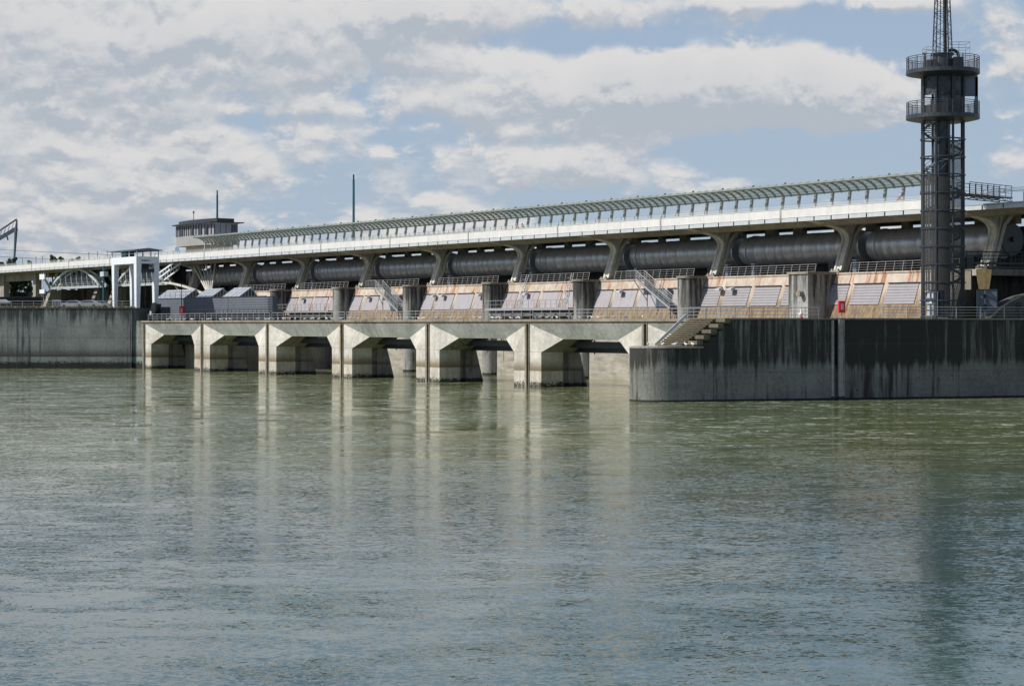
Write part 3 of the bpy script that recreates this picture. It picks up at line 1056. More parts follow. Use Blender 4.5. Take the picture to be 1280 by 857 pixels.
def make_column(with_base=True):
    parts = []
    yo = 164.6 - BD
    zb = 13.75
    def leanf(z): return yo + (z - zb) * 0.37
    arm = curve_pts((leanf(17.4), 17.4), (leanf(18.9) + 0.05, 18.95), (yo - 1.0, 19.35), 8) + curve_pts((yo - 1.0, 19.35), (yo - 2.4, 19.72), (yo - 4.9, 19.93), 5)[1:]
    # web (thin core)
    web = MB()
    poly = [(leanf(zb) + 0.12, zb)] + [(y + 0.14, z) for y, z in arm] + [(yo - 4.7, 20.1), (leanf(20.1) + 0.35, 20.1), (leanf(18.6) + 0.62, 18.7), (leanf(zb) + 0.95, zb)]
    web.profile(poly, -0.45, 0.45)
    parts.append(('web', web, 'column'))
    # two raised ribs on the front edge
    for sx in (-0.66, 0.34):
        rb = MB()
        path = [(leanf(zb), zb)] + arm
        off = [(y + 0.42, z + (0.16 if z > 18.8 else 0)) for y, z in path]
        n = len(path)
        vs = [(sx, y, z) for y, z in path] + [(sx + 0.32, y, z) for y, z in path] + [(sx, y, z) for y, z in off] + [(sx + 0.32, y, z) for y, z in off]
        fs = []
        for i in range(n - 1):
            fs += [(i, n + i, n + i + 1, i + 1), (2 * n + i, 2 * n + i + 1, 3 * n + i + 1, 3 * n + i), (i, i + 1, 2 * n + i + 1, 2 * n + i), (n + i, 3 * n + i, 3 * n + i + 1, n + i + 1)]
        fs += [(0, 2 * n, 3 * n, n), (n - 1, 2 * n - 1, 4 * n - 1, 3 * n - 1)]
        rb.add(vs, fs)
        parts.append(('front_rib', rb, 'column'))
    rr_ = MB()
    poly = [(leanf(zb) + 0.80, zb), (leanf(18.6) + 0.72, 18.6), (leanf(20.1) + 1.6, 20.1), (leanf(20.1) + 2.4, 20.1), (leanf(18.6) + 1.25, 18.6), (leanf(zb) + 1.22, zb)]
    rr_.profile(poly, -0.62, 0.62)
    parts.append(('rear_limb', rr_, 'column'))
    fn = MB()
    fn.profile([(leanf(17.9) + 0.35, 18.0), (leanf(20.1) - 0.35, 20.09), (leanf(20.1) + 0.62, 20.09)], -0.60, 0.60)
    parts.append(('gusset', fn, 'column'))
    ft = MB()
    ft.box(-0.85, 0.85, leanf(zb) - 0.35, leanf(zb) + 1.5, 13.70, 14.0)
    for sx in (-0.5, 0.5):
        ft.box(sx - 0.12, sx + 0.12, leanf(zb) - 0.3, leanf(zb) - 0.05, 14.0, 14.25)
    parts.append(('footing', ft, 'old'))
    return parts


colmeshes = [(n, mb.mesh(n, M[mt])) for n, mb, mt in make_column()]
for k in range(-7, 3):
    bk = bpy.data.objects.new('bracket_column', colmeshes[0][1])
    COL.objects.link(bk); bk.parent = dk; bk.location = (k * PITCH, 0, 0)
    for n, me in colmeshes[1:]:
        o = bpy.data.objects.new(n, me)
        COL.objects.link(o); o.parent = bk

# ------------------------------------------------------------------ glass canopy on the deck
KA0 = A_of(238, 160.3); KA1 = A_of(1163, 160.3)
cn = dam_thing('glass_canopy', 'long curved glass canopy on grey green ribs above the white parapet', 'canopy', AC, BD, 0)
PYB, PYT, FRY = 2.5, 2.95, 0.75
nposts = 0
postm = MB()
postm.profile([(PYB - 0.10, 20.42), (PYB + 0.24, 20.42), (PYT + 0.16, 23.25), (PYT - 0.14, 23.2)], -0.14, 0.14)
ribc = curve_pts((PYT, 23.15), (PYT - 0.5, 24.0), (FRY, 24.28), 8)
ribm = MB()
n = len(ribc)
vs = []
for sx in (-0.10, 0.10):
    vs += [(sx, y, z) for y, z in ribc]
    vs += [(sx, y + 0.05, z + 0.24) for y, z in ribc]
fs = []
for i in range(n - 1):
    fs += [(i, i + 1, n + i + 1, n + i), (2 * n + i, 3 * n + i, 3 * n + i + 1, 2 * n + i + 1), (i, 2 * n + i, 2 * n + i + 1, i + 1), (n + i, n + i + 1, 3 * n + i + 1, 3 * n + i)]
fs += [(0, n, 3 * n, 2 * n), (n - 1, 3 * n - 1, 4 * n - 1, 2 * n - 1)]
ribm.add(vs, fs)
me_post = postm.mesh('canopy_post', M['canopy_rib'])
me_rib = ribm.mesh('canopy_rib', M['canopy_rib'])
finm = MB().box(-0.05, 0.05, FRY - 0.25, FRY + 0.05, 24.5, 24.72).mesh('roof_fin', M['canopy'])
step = PITCH / 8
x = (KA1 - AC) - 0.4
jstart = math.floor((x + 4.2) / step)
xs = []
j = jstart
while j * step - 4.2 > (KA0 - AC):
    xs.append(j * step - 4.2)
    j -= 1
for i, x in enumerate(xs):
    o = bpy.data.objects.new('canopy_post', me_post)
    COL.objects.link(o); o.parent = cn; o.location = (x, 0, 0)
    for q, dx in enumerate((0, step / 2)):
        if i == 0 and q: continue
        r_ = bpy.data.objects.new('canopy_rib', me_rib)
        COL.objects.link(r_); r_.parent = o; r_.location = (dx, 0, 0)
    if i % 2 == 0:
        f_ = bpy.data.objects.new('roof_fin', finm)
        COL.objects.link(f_); f_.parent = o
xa, xb = xs[-1] - 0.3, xs[0] + 0.3
gl = MB()
m_ = len(ribc)
vs = [(xa, y, z + 0.13) for y, z in ribc] + [(xb, y, z + 0.13) for y, z in ribc]
gl.add(vs, [(i, m_ + i, m_ + i + 1, i + 1) for i in range(m_ - 1)])
gl.build('glass_roof', M['glass'], cn)
bm_ = MB()
bm_.box(xa, xb, FRY - 0.32, FRY + 0.18, 24.22, 24.34)
bm_.build('front_beam', M['canopy_rib'], cn)
bm_ = MB()
bm_.box(xa, xb, FRY - 0.40, FRY - 0.30, 24.30, 24.50)
for x in [xa + i * step / 2 for i in range(int((xb - xa) / (step / 2)))]:
    bm_.box(x, x + 0.5, FRY - 0.42, FRY - 0.2, 24.44, 24.56)
bm_.build('gutter', M['canopy'], cn)
bm_ = MB()
bm_.box(xa, xb, PYT - 0.02, PYT + 0.3, 23.24, 23.42)
bm_.build('rear_beam', M['canopy_rib'], cn)
bm_ = MB()
for f_ in (0.35, 0.62, 0.85):
    y, z = ribc[int(f_ * (m_ - 1))]
    bm_.box(xa, xb, y - 0.03, y + 0.03, z + 0.02, z + 0.12)
bm_.build('purlin', M['canopy'], cn)

gr = dam_thing('glass_balustrade', 'low glass balustrade with thin rails on top of the white parapet', 'railing', AC, BD, 21.46)
MB().box(XL + 100, XR, 0.05, 0.08, 0.03, 0.42).build('glass_panel', M['glassrail'], gr)
q = MB()
for z in (0.18, 0.5):
    q.tube((XL + 100, 0.06, z), (XR, 0.06, z), 0.022, 5)
q.build('handrail', M['galv'], gr)
q = MB()
x = XL + 100
while x < XR:
    q.box(x - 0.025, x + 0.025, 0.02, 0.1, 0, 0.52)
    x += step
tag(q.build('stanchion', M['galv'], gr), kind='stuff')

# rail hall seen through the canopy and a bus stop like dark cabin
rb = dam_thing('roadside_shelter', 'dark low roadside shelter seen between the canopy posts', 'shelter', A_of(560, 171), 171, 20.42)
MB().box(-24, 9, 0, 2.0, 1.55, 2.15).build('roof', M['bluegrey'], rb)
MB().box(-23.7, 8.7, 0.3, 1.8, 0, 1.0).build('wall', M['cream'], rb)
q = MB()
for i in range(12):
    q.box(-23.6 + i * 2.93, -23.4 + i * 2.93, 0.25, 0.4, 1.0, 1.55)
q.build('post', M['dsteel'], rb)
MB().box(-23.7, 8.7, 1.7, 1.8, 1.0, 1.55).build('window', M['glass_dark'], rb)

# ------------------------------------------------------------------ river wall with landing and steps
rw = thing('river_wall', 'dark stained concrete river wall with a rounded nose below the tall tower', 'wall', WO, ROT_WALL)
TH = 6.4; RN = 3.2


def wall_poly(x1, r=RN, y0=0.0):
    pts = []
    n = 14
    for i in range(2 * n + 1):
        a = math.pi * 1.5 - math.pi * i / (2 * n)
        pts.append((r + r * math.cos(a), TH / 2 + (TH / 2 - y0) * math.sin(a)))
    pts = pts[::-1]           # from the back round the nose to the front
    return pts + [(x1, y0), (x1, TH)]


SK = -0.24
JX = 20.7
b_ = MB()
b_.prism(wall_poly(JX), -0.4, 5.25)
b_.box(JX + 0.45, 90, 0.0, TH, -0.4, 5.25)
b_.box(JX, JX + 0.45, 0.35, TH, -0.4, 8.05)
b_.box(JX + 0.45, 90, 0.0, TH, 5.25, 8.05)
# upper body from the stairs' top rightwards
X5 = 9.15
NT_ = 5
for i in range(NT_):
    xr = 6.1 + 0.76 * i
    z0 = 5.25 + 0.56 * i
    z1 = 5.25 + 0.56 * (i + 1)
    b_.prism([(xr + 0.02, 0), (JX, 0), (JX, TH), (xr + SK * TH + 0.02, TH)], z0, z1)
b_.build('wall_body', M['river_wall'], rw)
cp = MB()
cp.prism([(p[0] - 0.0, p[1]) for p in wall_poly(6.25, RN + 0.06, -0.08)], 5.25, 5.42)
cp.build('landing_slab', M['old'], rw)
cp = MB()
cp.prism([(X5 + 0.1, -0.12), (90, -0.12), (90, TH), (X5 - 1.4, TH)], 8.05, 8.215)
cp.build('coping', M['coping'], rw)
cp = MB()
cp.box(JX + 0.46, JX + 1.1, -0.28, -0.0, -0.4, 8.1)
cp.box(JX - 0.3, JX - 0.02, -0.12, -0.0, -0.4, 8.0)
cp.build('joint_pilaster', M['block'], rw)

rs = thing('river_steps', 'flight of mossy concrete steps rising from the landing on the wall nose', 'stairs', WO, ROT_WALL)
for i in range(NT_):
    z0 = 5.42 + 0.556 * i
    s_ = MB()
    xl = 3.75 + 0.76 * i + 3.6
    # tread block along the skewed line
    def quad(x, wdt, ya, yb, za, zb):
        s_.prism([(x + SK * ya, ya), (x + wdt + SK * ya, ya), (x + wdt + SK * yb, yb), (x + SK * yb, yb)], za, zb)
    xr = 6.1 + 0.76 * i
    quad(xr - 0.62, 0.66, -0.10, 1.3, z0 + 0.17, z0 + 0.54)
    quad(xr - 0.40, 0.42, 0.05, 1.3, z0, z0 + 0.17)
    for j in range(3):
        xs0 = xr - 0.80 + j * 0.26
        quad(xs0, xr + 0.05 - xs0, 1.9, 6.05, z0 + 0.185 * j + 0.085, z0 + 0.185 * (j + 1))
        quad(xs0 + 0.12, xr + 0.05 - xs0 - 0.12, 2.0, 6.0, z0 + 0.185 * j, z0 + 0.185 * j + 0.085)
    s_.build('step', M['steps'], rs)
hr = MB()
hr.bar((3.8, 6.15, 5.5), (7.3, 6.15, 8.55), 0.12, 0.28)
for i in range(6):
    xx = 4.2 + i * 0.62
    hr.bar((xx, 6.15, 5.42 + i * 0.46), (xx, 6.15, 5.75 + i * 0.38), 0.09)
hr.build('stair_rail', M['ltgrey'], rs)

# railing along the river wall
t = thing('wall_railing', 'grey tubular railing along the river wall between the steps and the red box', 'railing', WW(8.8, 0.35, 8.2), ROT_WALL)
railing(t, [(-2.2, 4.0, 0), (-0.3, 3.7, 0), (12.4, 3.7, 0)], 1.1, 1.5, r=0.03)
t = thing('wall_railing', 'darker railing along the river wall edge in front of the tall tower', 'railing', WW(23.2, 0.15, 8.2), ROT_WALL)
railing(t, [(3.2, 0, 0), (32, 0, 0)], 1.15, 2.9, rails=(1.0, 0.75, 0.5, 0.25), r=0.026, postr=0.055)

# buoy-like white lamp and small posts
u0 = 19.6
t = thing('bollard', 'small white mooring bollard with red foot on the wall edge', 'bollard', WW(17.2, 0.4, 8.2), ROT_WALL)
MB().lathe([(0.22, 0), (0.22, 0.12), (0.12, 0.16), (0.0, 0.16)], n=16).build('foot', M['red'], t)
MB().lathe([(0.12, 0.12), (0.14, 0.25), (0.26, 0.35), (0.24, 0.48), (0.1, 0.56), (0.08, 0.9), (0.0, 0.95)], n=16).build('head', M['white'], t)

# life ring boxes (red)
def ring_box(loc, rz, label, s=1.0):
    t = thing('lifebuoy_box', label, 'lifebuoy box', loc, rz, 'red lifebuoy boxes')
    MB().tube((0, 0, 0), (0, 0, 0.72 * s), 0.045 * s, 8).build('post', M['galv'], t)
    bx = MB()
    bx.prism([(-0.36 * s, -0.13 * s), (-0.30 * s, -0.19 * s), (0.30 * s, -0.19 * s), (0.36 * s, -0.13 * s), (0.36 * s, 0.12 * s), (-0.36 * s, 0.12 * s)], 0.55 * s, 1.75 * s)
    c_ = bx.build('case', M['red'], t)
    mk = MB()
    # white emblem: a ring with a rope bar
    for zc in (1.02, 1.32):
        n = 14
        for i in range(n):
            a0 = 2 * math.pi * i / n; a1 = 2 * math.pi * (i + 1) / n
            ro, ri = 0.15 * s, 0.075 * s
            y = -0.194 * s
            mk.add([(ro * math.cos(a0), y, zc * s + ro * math.sin(a0)), (ro * math.cos(a1), y, zc * s + ro * math.sin(a1)),
                    (ri * math.cos(a1), y, zc * s + ri * math.sin(a1)), (ri * math.cos(a0), y, zc * s + ri * math.sin(a0))], [(0, 1, 2, 3)])
    mk.build('emblem', M['white'], c_)
    return t


ring_box(WW(21.75, 0.3, 8.2), ROT_WALL - 0.2, 'red lifebuoy box on a post on the river wall right of the joint')

# ------------------------------------------------------------------ tower
TC = WW(34.4, 4.2, 8.2)
TC = Vector((0.2154 * 209.5, 209.5, 8.2))
TZ0 = 8.2
tw = thing('observation_tower', 'tall round dark steel lattice tower with two ringed decks and spiral stair', 'tower', TC, 0)
RT_ = 2.22
H1 = 29.0 - TZ0; H2 = 33.7 - TZ0
NPOST = 8
for i in range(NPOST):
    a = math.pi * 2 * (i + 0.35) / NPOST
    MB().tube((RT_ * math.cos(a), RT_ * math.sin(a), 0), (RT_ * math.cos(a), RT_ * math.sin(a), H2 + 0.1), 0.13, 6).build('upright', M['bsteel'], tw)
z = 0.0
zs = []
while z < H1 - 0.6:
    z += 1.87
    zs.append(z)
for z in [0.12] + zs:
    MB().lathe([(RT_ - 0.06, z - 0.06), (RT_ + 0.13, z - 0.06), (RT_ + 0.13, z + 0.08), (RT_ - 0.06, z + 0.08), (RT_ - 0.06, z - 0.06)], n=24, smooth=False).build('ring_beam', M['bsteel'], tw)
# lift shaft, offset to the front
ls = MB()
ls.lathe([(0.80, 0.1), (0.80, H2)], -0.30, -1.1, 24)
ls.build('lift_shaft', M['dsteel'], tw)
ls = MB()
ls.box(-0.95, 0.75, -1.2, 1.2, 0.1, H2)
# mesh cladding left and back right
cl = MB()
cl.lathe([(RT_ + 0.02, 2.9), (RT_ + 0.02, 14.8)], n=16, a0=R(165), a1=R(262))
cl.build('mesh_cladding', M['mesh'], tw)
cl = MB()
cl.lathe([(RT_ + 0.02, 0.3), (RT_ + 0.02, 14.8)], n=16, a0=R(262), a1=R(352))
cl.build('mesh_cladding', M['mesh'], tw)
cl = MB()
cl.lathe([(RT_ + 0.02, 14.8), (RT_ + 0.02, 18.5)], n=16, a0=R(272), a1=R(312))
cl.build('mesh_cladding', M['mesh'], tw)
# spiral stair: treads inside and a stringer
stp = MB(); hrp = []
nst = int(H1 / 0.187)
for i in range(nst):
    a = i * 0.27
    z = 0.2 + i * 0.187
    r0, r1 = 0.85, RT_ - 0.25
    da = 0.15
    vs = []
    for zz in (z, z + 0.05):
        vs += [(r0 * math.cos(a - da), 0.2 + r0 * math.sin(a - da), zz), (r1 * math.cos(a - da), r1 * math.sin(a - da), zz),
               (r1 * math.cos(a + da), r1 * math.sin(a + da), zz), (r0 * math.cos(a + da), 0.2 + r0 * math.sin(a + da), zz)]
    stp.add(vs, [(3, 2, 1, 0), (4, 5, 6, 7), (0, 1, 5, 4), (1, 2, 6, 5), (2, 3, 7, 6), (3, 0, 4, 7)])
    hrp.append(((r1 - 0.05) * math.cos(a), (r1 - 0.05) * math.sin(a), z))
tag(stp.build('stair_treads', M['galv'], tw), kind='stuff')
sg = MB()
for a_, b__ in zip(hrp[:-1], hrp[1:]):
    sg.bar(a_, b__, 0.05, 0.28)
    sg.tube((a_[0], a_[1], a_[2] + 1.0), (b__[0], b__[1], b__[2] + 1.0), 0.035, 4)
    sg.tube((a_[0], a_[1], a_[2] + 0.5), (b__[0], b__[1], b__[2] + 0.5), 0.025, 4)
sg.build('stair_stringer', M['dsteel'], tw)
# diagonal braces in the open bays
br = MB()
for i in range(len(zs) - 1):
    for j in (1, 3, 5, 7):
        a0 = math.pi * 2 * (j + 0.35) / NPOST; a1 = math.pi * 2 * (j + 1.35) / NPOST
        if (i + j) % 2: a0, a1 = a1, a0
        br.tube((RT_ * math.cos(a0), RT_ * math.sin(a0), zs[i]), (RT_ * math.cos(a1), RT_ * math.sin(a1), zs[i + 1]), 0.03, 4)
br.build('brace', M['dsteel'], tw)
# door at the foot, facing the camera left side
dr = MB()
dd = thing_door = None
ang = R(228)
dc = Vector((math.cos(ang), math.sin(ang), 0)); du = Vector((-math.sin(ang), math.cos(ang), 0))
def dp(u, o, z): return tuple(dc * (RT_ + o) + du * u + Vector((0, 0, z)))
def dbox(mb, u0, u1, o0, o1, z0, z1):
    vs = [dp(u, o, z) for z in (z0, z1) for u, o in ((u0, o0), (u1, o0), (u1, o1), (u0, o1))]
    mb.add(vs, [(3, 2, 1, 0), (4, 5, 6, 7), (0, 1, 5, 4), (1, 2, 6, 5), (2, 3, 7, 6), (3, 0, 4, 7)])
dbox(dr, -0.62, 0.62, -0.2, -0.1, 0.3, 2.75)
door = dr.build('door', M['door'], tw)
q = MB()
for u in (-0.78, -0.22, 0.2, 0.66):
    dbox(q, u - 0.035, u + 0.035, -0.1, 0.03, 0.3, 2.75)
for z in (0.3, 0.9, 1.5, 2.1, 2.75):
    dbox(q, -0.8, 0.7, -0.09, 0.02, z - 0.03, z + 0.03)
q.build('grille', M['bluegrey'], door)
q = MB(); dbox(q, -0.25, 0.0, 0.0, 0.04, 1.55, 1.8)
q.build('notice', M['white'], door)

# decks
for zz, nm in ((H1, 'lower_deck'), (H2, 'upper_deck')):
    dkc = MB()
    dkc.lathe([(0.0, zz - 0.35), (RT_, zz - 0.32), (3.66, zz - 0.02), (3.8, zz + 0.02), (3.8, zz + 0.42), (3.66, zz + 0.42), (3.66, zz + 0.34), (0.0, zz + 0.34)], n=40, smooth=False)
    dobj = dkc.build(nm, M['dsteel'], tw)
    ra = MB()
    for h in (1.75, 1.55):
        ra.lathe([(3.70, zz + h), (3.76, zz + h), (3.76, zz + h + 0.06), (3.70, zz + h + 0.06), (3.70, zz + h)], n=40)
    for i in range(14):
        a = 2 * math.pi * (i + 0.3) / 14
        ra.tube((3.73 * math.cos(a), 3.73 * math.sin(a), zz + 0.35), (3.73 * math.cos(a), 3.73 * math.sin(a), zz + 1.8), 0.05, 5)
    ra.build('deck_railing', M['dsteel'], dobj)
    MB().lathe([(3.68, zz + 0.4), (3.68, zz + 1.5)], n=40).build('mesh_infill', M['openmesh'], dobj)
# drum between the decks
dz0, dz1 = H1 + 0.34, H2 - 0.3
dr = MB()
dr.lathe([(2.05, dz0), (2.05, dz1)], 0, 0, 30, True, R(235), R(380))
dr.lathe([(2.05, dz1 - 1.9), (2.05, dz1)], 0, 0, 14, True, R(170), R(235))
dr.lathe([(2.05, dz0), (2.05, dz0 + 1.1)], 0, 0, 14, True, R(170), R(235))
dm2 = dr.build('cabin_wall', M['dsteel'], tw)
xb_ = MB()
for i in range(6):
    a0 = R(185 + i * 30); a1 = R(185 + (i + 1) * 30)
    for (za, zb_) in ((dz1 - 1.8, dz1 - 0.2),):
        xb_.tube((2.1 * math.cos(a0), 2.1 * math.sin(a0), za), (2.1 * math.cos(a1), 2.1 * math.sin(a1), zb_), 0.035, 4)
        xb_.tube((2.1 * math.cos(a0), 2.1 * math.sin(a0), zb_), (2.1 * math.cos(a1), 2.1 * math.sin(a1), za), 0.035, 4)
for zz in (dz0 + 0.05, dz1 - 1.95, dz1 - 0.1):
    xb_.lathe([(2.06, zz), (2.16, zz), (2.16, zz + 0.1), (2.06, zz + 0.1)], n=30)
xb_.build('cross_brace', M['bsteel'], dm2)
sidep = MB()
sidep.box(2.25, 3.55, -0.4, -0.28, dz1 - 2.0, dz1 + 0.2)
sidep.box(3.3, 3.6, -0.4, -0.1, dz0, dz1)
sidep.box(2.25, 3.6, -0.4, -0.2, dz0, dz0 + 0.35)
sidep.build('wind_screen', M['bluegrey'], tw)
# top gear
tp = MB()
tp.lathe([(0.0, H2 + 0.34), (1.0, H2 + 0.34), (1.0, H2 + 1.95), (1.22, H2 + 2.05), (1.22, H2 + 2.2), (0, H2 + 2.2)], -0.05, 0, 24, False)
tp.build('mast_drum', M['dsteel'], tw)
tp = MB()
tp.box(-1.9, -0.9, -1.4, -0.6, H2 + 0.34, H2 + 1.4)
tp.box(0.9, 1.9, -1.3, -0.2, H2 + 0.34, H2 + 1.7)
tp.build('equipment_box', M['dsteel'], tw)
tp = MB()
arc = [(0.6, 0, H2 + 2.55), (1.1, 0, H2 + 2.6), (1.5, 0, H2 + 2.4), (1.65, 0, H2 + 2.0), (1.65, 0, H2 + 1.5)]
tp.path(arc, 0.17, 10)
tp.tube((-2.1, -1, H2 + 0.3), (-2.1, -1, H2 + 2.1), 0.12, 8)
tp.tube((-2.35, -1, H2 + 2.1), (-1.85, -1, H2 + 2.1), 0.06, 8)
tp.build('vent_pipe', M['dsteel'], tw)
tr = thing_ = MB()
for (x0, x1, y0, y1, zb_) in ((-1.9, -0.6, -0.8, 1.2, H2 + 2.1), (0.4, 2.7, -0.6, 1.4, H2 + 2.2)):
    for h in (0.55, 1.15) if x0 > 0 else (0.3, 0.7):
        tr.path([(x0, y0, zb_ + h), (x1, y0, zb_ + h), (x1, y1, zb_ + h), (x0, y1, zb_ + h), (x0, y0, zb_ + h)], 0.028, 5)
    for (x, y) in ((x0, y0), (x1, y0), (x1, y1), (x0, y1), ((x0 + x1) / 2, y0)):
        tr.tube((x, y, H2 + 0.4), (x, y, zb_ + (1.15 if x0 > 0 else 0.7)), 0.028, 5)
tr.build('roof_railing', M['galv'], tw)
# lattice mast
mh0, mh1 = H2 + 2.2, 52.0 - TZ0
mo = MB(); cx0 = -0.05
def mc(i, z):
    t_ = (z - mh0) / (mh1 - mh0)
    hw = 0.84 * (1 - t_) + 0.28 * t_
    return Vector((cx0 + hw * (1, 1, -1, -1)[i], hw * (-1, 1, 1, -1)[i], z))
for i in range(4):
    mo.tube(mc(i, mh0), mc(i, mh1), 0.07, 5)
z = mh0; sgn = 0
while z < mh1 - 0.5:
    z2 = z + 0.72
    for i in range(4):
        j = (i + 1) % 4
        a_, b__ = (mc(i, z), mc(j, z2)) if sgn % 2 else (mc(j, z), mc(i, z2))
        mo.tube(a_, b__, 0.028, 4)
    if sgn % 3 == 0:
        for i in range(4):
            mo.tube(mc(i, z), mc((i + 1) % 4, z), 0.03, 4)
    z = z2; sgn += 1
mast = mo.build('lattice_mast', M['dsteel'], tw)
MB().tube((0.25, 0, mh0 - 0.1), (0.12, 0, mh1), 0.19, 8).build('cable_duct', M['black'], mast)
MB().tube((-0.3, 0, mh0 - 0.1), (-0.1, 0, mh1), 0.05, 6).build('aerial_rod', M['dsteel'], mast)

# ------------------------------------------------------------------ footbridges tower -> dam
def footbridge(name, label, p0, p1, width=1.5, truss=0.45, rail=1.15, mat='bsteel', solid=False):
    p0 = Vector(p0); p1 = Vector(p1)
    d = p1 - p0; L = d.length
    t = thing(name, label, 'footbridge', p0, math.atan2(d.y, d.x))
    MB().box(0, L, -width / 2, width / 2, -0.08, 0.0).build('deck', M[mat], t)
    for s_ in (-1, 1):
        y = s_ * width / 2
        m_ = MB()
        m_.box(0, L, y - 0.05, y + 0.05, -0.16, -0.04)
        m_.box(0, L, y - 0.05, y + 0.05, -truss - 0.1, -truss)
        n = max(2, int(L / 0.8)); up = True
        for i in range(n):
            xa = L * i / n; xb = L * (i + 1) / n
            m_.tube((xa, y, -0.12 if up else -truss), (xb, y, -truss if up else -0.12), 0.035, 4)
            up = not up
        m_.build('truss', M[mat], t)
        r_ = MB()
        for h in (rail, rail * 0.66, rail * 0.33, 0.08):
            r_.tube((0, y, h), (L, y, h), 0.028 if h < rail else 0.045, 4)
        for i in range(int(L / 1.3) + 1):
            r_.tube((i * 1.3, y, 0), (i * 1.3, y, rail), 0.04, 5)
        r_.build('railing', M[mat], t)
    return t


footbridge('footbridge', 'dark steel footbridge from the tower to the road deck at its upper level', (TC.x + 2.3, TC.y + 0.6, 21.3), (53.6, 217.0, 21.3), 1.5, 0.4, 1.2)
footbridge('footbridge', 'dark lower footbridge along the dam end in front of the grey disc', (TC.x + 2.2, TC.y + 0.2, 14.05), (64, 214.5, 14.05), 1.4, 0.45, 1.15)

# concrete corbel, cabinet, signals, wing wall
dcor = 219.0
t = thing('corbel', 'tapering ochre concrete corbel under the lower footbridge right of the tower', 'corbel', (0.236 * dcor, dcor, 11.2), R(-15))
m_ = MB()
vs = []
for z, hx, hy in ((0, 0.52, 0.8), (2.0, 0.82, 1.5), (2.35, 0.82, 1.6)):
    vs += [(-hx, -hy * 0.5, z), (hx, -hy * 0.5, z), (hx, hy, z), (-hx, hy, z)]
fs = [(3, 2, 1, 0), (8, 9, 10, 11)]
for j in (0, 4):
    for i in range(4):
        fs.append((j + i, j + (i + 1) % 4, j + 4 + (i + 1) % 4, j + 4 + i))
m_.add(vs, fs)
m_.build('corbel_block', M['ochre'], t)
m_ = MB(); m_.box(-0.45, 0.45, 1.3, 2.2, -3.0, 2.3); m_.build('corbel_stem', M['darkconc'], t)

dcb = 212.5
t = thing('switch_cabin', 'tall blue grey steel cabin right of the tower foot', 'cabin', (0.2375 * dcb, dcb, 8.2), R(-12))
MB().box(-1.05, 1.05, -0.7, 0.7, 0, 3.0).build('housing', M['bluegrey'], t)
MB().box(-1.12, 1.12, -0.78, 0.78, 3.0, 3.1).build('roof', M['dsteel'], t)
q = MB()
for x in (-0.99, 0.05): q.box(x, x + 0.94, -0.735, -0.705, 0.15, 2.8)
q.build('door', M['bluegrey'], t)
t = thing('signal', 'two round ship signal lamps in square housings on a post by the cabin', 'signal', (0.2365 * 210.6, 210.6, 8.2), R(-12))
MB().tube((0, 0, 0), (0, 0, 2.95), 0.07, 8).build('post', M['galv'], t)
for z, s in ((2.35, 0.26), (1.15, 0.40)):
    m_ = MB(); m_.box(-s, s, -0.22, 0.1, z - s, z + s)
    h_ = m_.build('lamp_housing', M['bluegrey'], t)
    m_ = MB(); 
    n = 18
    m_.add([(s * 0.82 * math.cos(2 * math.pi * i / n), -0.225 - (0.16 if math.sin(2 * math.pi * i / n) > 0 else 0.05), z + s * 0.82 * math.sin(2 * math.pi * i / n)) for i in range(n)] +
           [(s * 0.82 * math.cos(2 * math.pi * i / n), -0.215, z + s * 0.82 * math.sin(2 * math.pi * i / n)) for i in range(n)],
           [(i, (i + 1) % n, n + (i + 1) % n, n + i) for i in range(n)])
    m_.build('hood', M['galv'], h_)
    MB().tube((0, -0.224, z), (0, -0.23, z), s * 0.72, 18).build('lens', M['black'], h_)
t = thing('service_door', 'narrow beige door panel in the shade between tower and cabin', 'door', (0.2275 * 214, 214, 11.3), R(-12))
MB().box(-0.42, 0.42, -0.05, 0.05, 0, 2.0).build('door_leaf', M['cream'], t)
MB().box(-0.52, 0.52, 0.0, 0.12, -0.1, 2.1).build('frame', M['dsteel'], t)

t = thing('wing_wall', 'curved dark concrete wing wall with a pale edge at the right end of the river wall', 'wall', WW(40.9, 2.2, 8.2), ROT_WALL)
m_ = MB()
out = curve_pts((-0.2, 0.0), (1.6, 1.7), (3.9, 2.4), 10) + [(14, 4.4), (14, 0)]
m_.profile_y(out, 0, 2.6)
m_.build('wall_body', M['darkconc'], t)
m_ = MB()
cc = curve_pts((-0.45, 0.0), (1.5, 1.82), (3.85, 2.52), 10) + [(14, 4.55)]
for a_, b__ in zip(cc[:-1], cc[1:]):
    m_.bar((a_[0], 0.1, a_[1]), (b__[0], 0.1, b__[1]), 0.35, 0.12)
m_.build('edge', M['old'], t)
t = thing('valve_box', 'small dark valve housing on a post at the foot of the wing wall', 'housing', WW(43.2, 1.2, 8.2), ROT_WALL)
MB().tube((0, 0, 0), (0, 0, 1.1), 0.09, 8).build('post', M['bsteel'], t)
m_ = MB(); m_.lathe([(0, 1.1), (0.28, 1.12), (0.3, 1.55), (0.18, 1.7), (0, 1.7)], n=14); m_.build('housing', M['bsteel'], t)

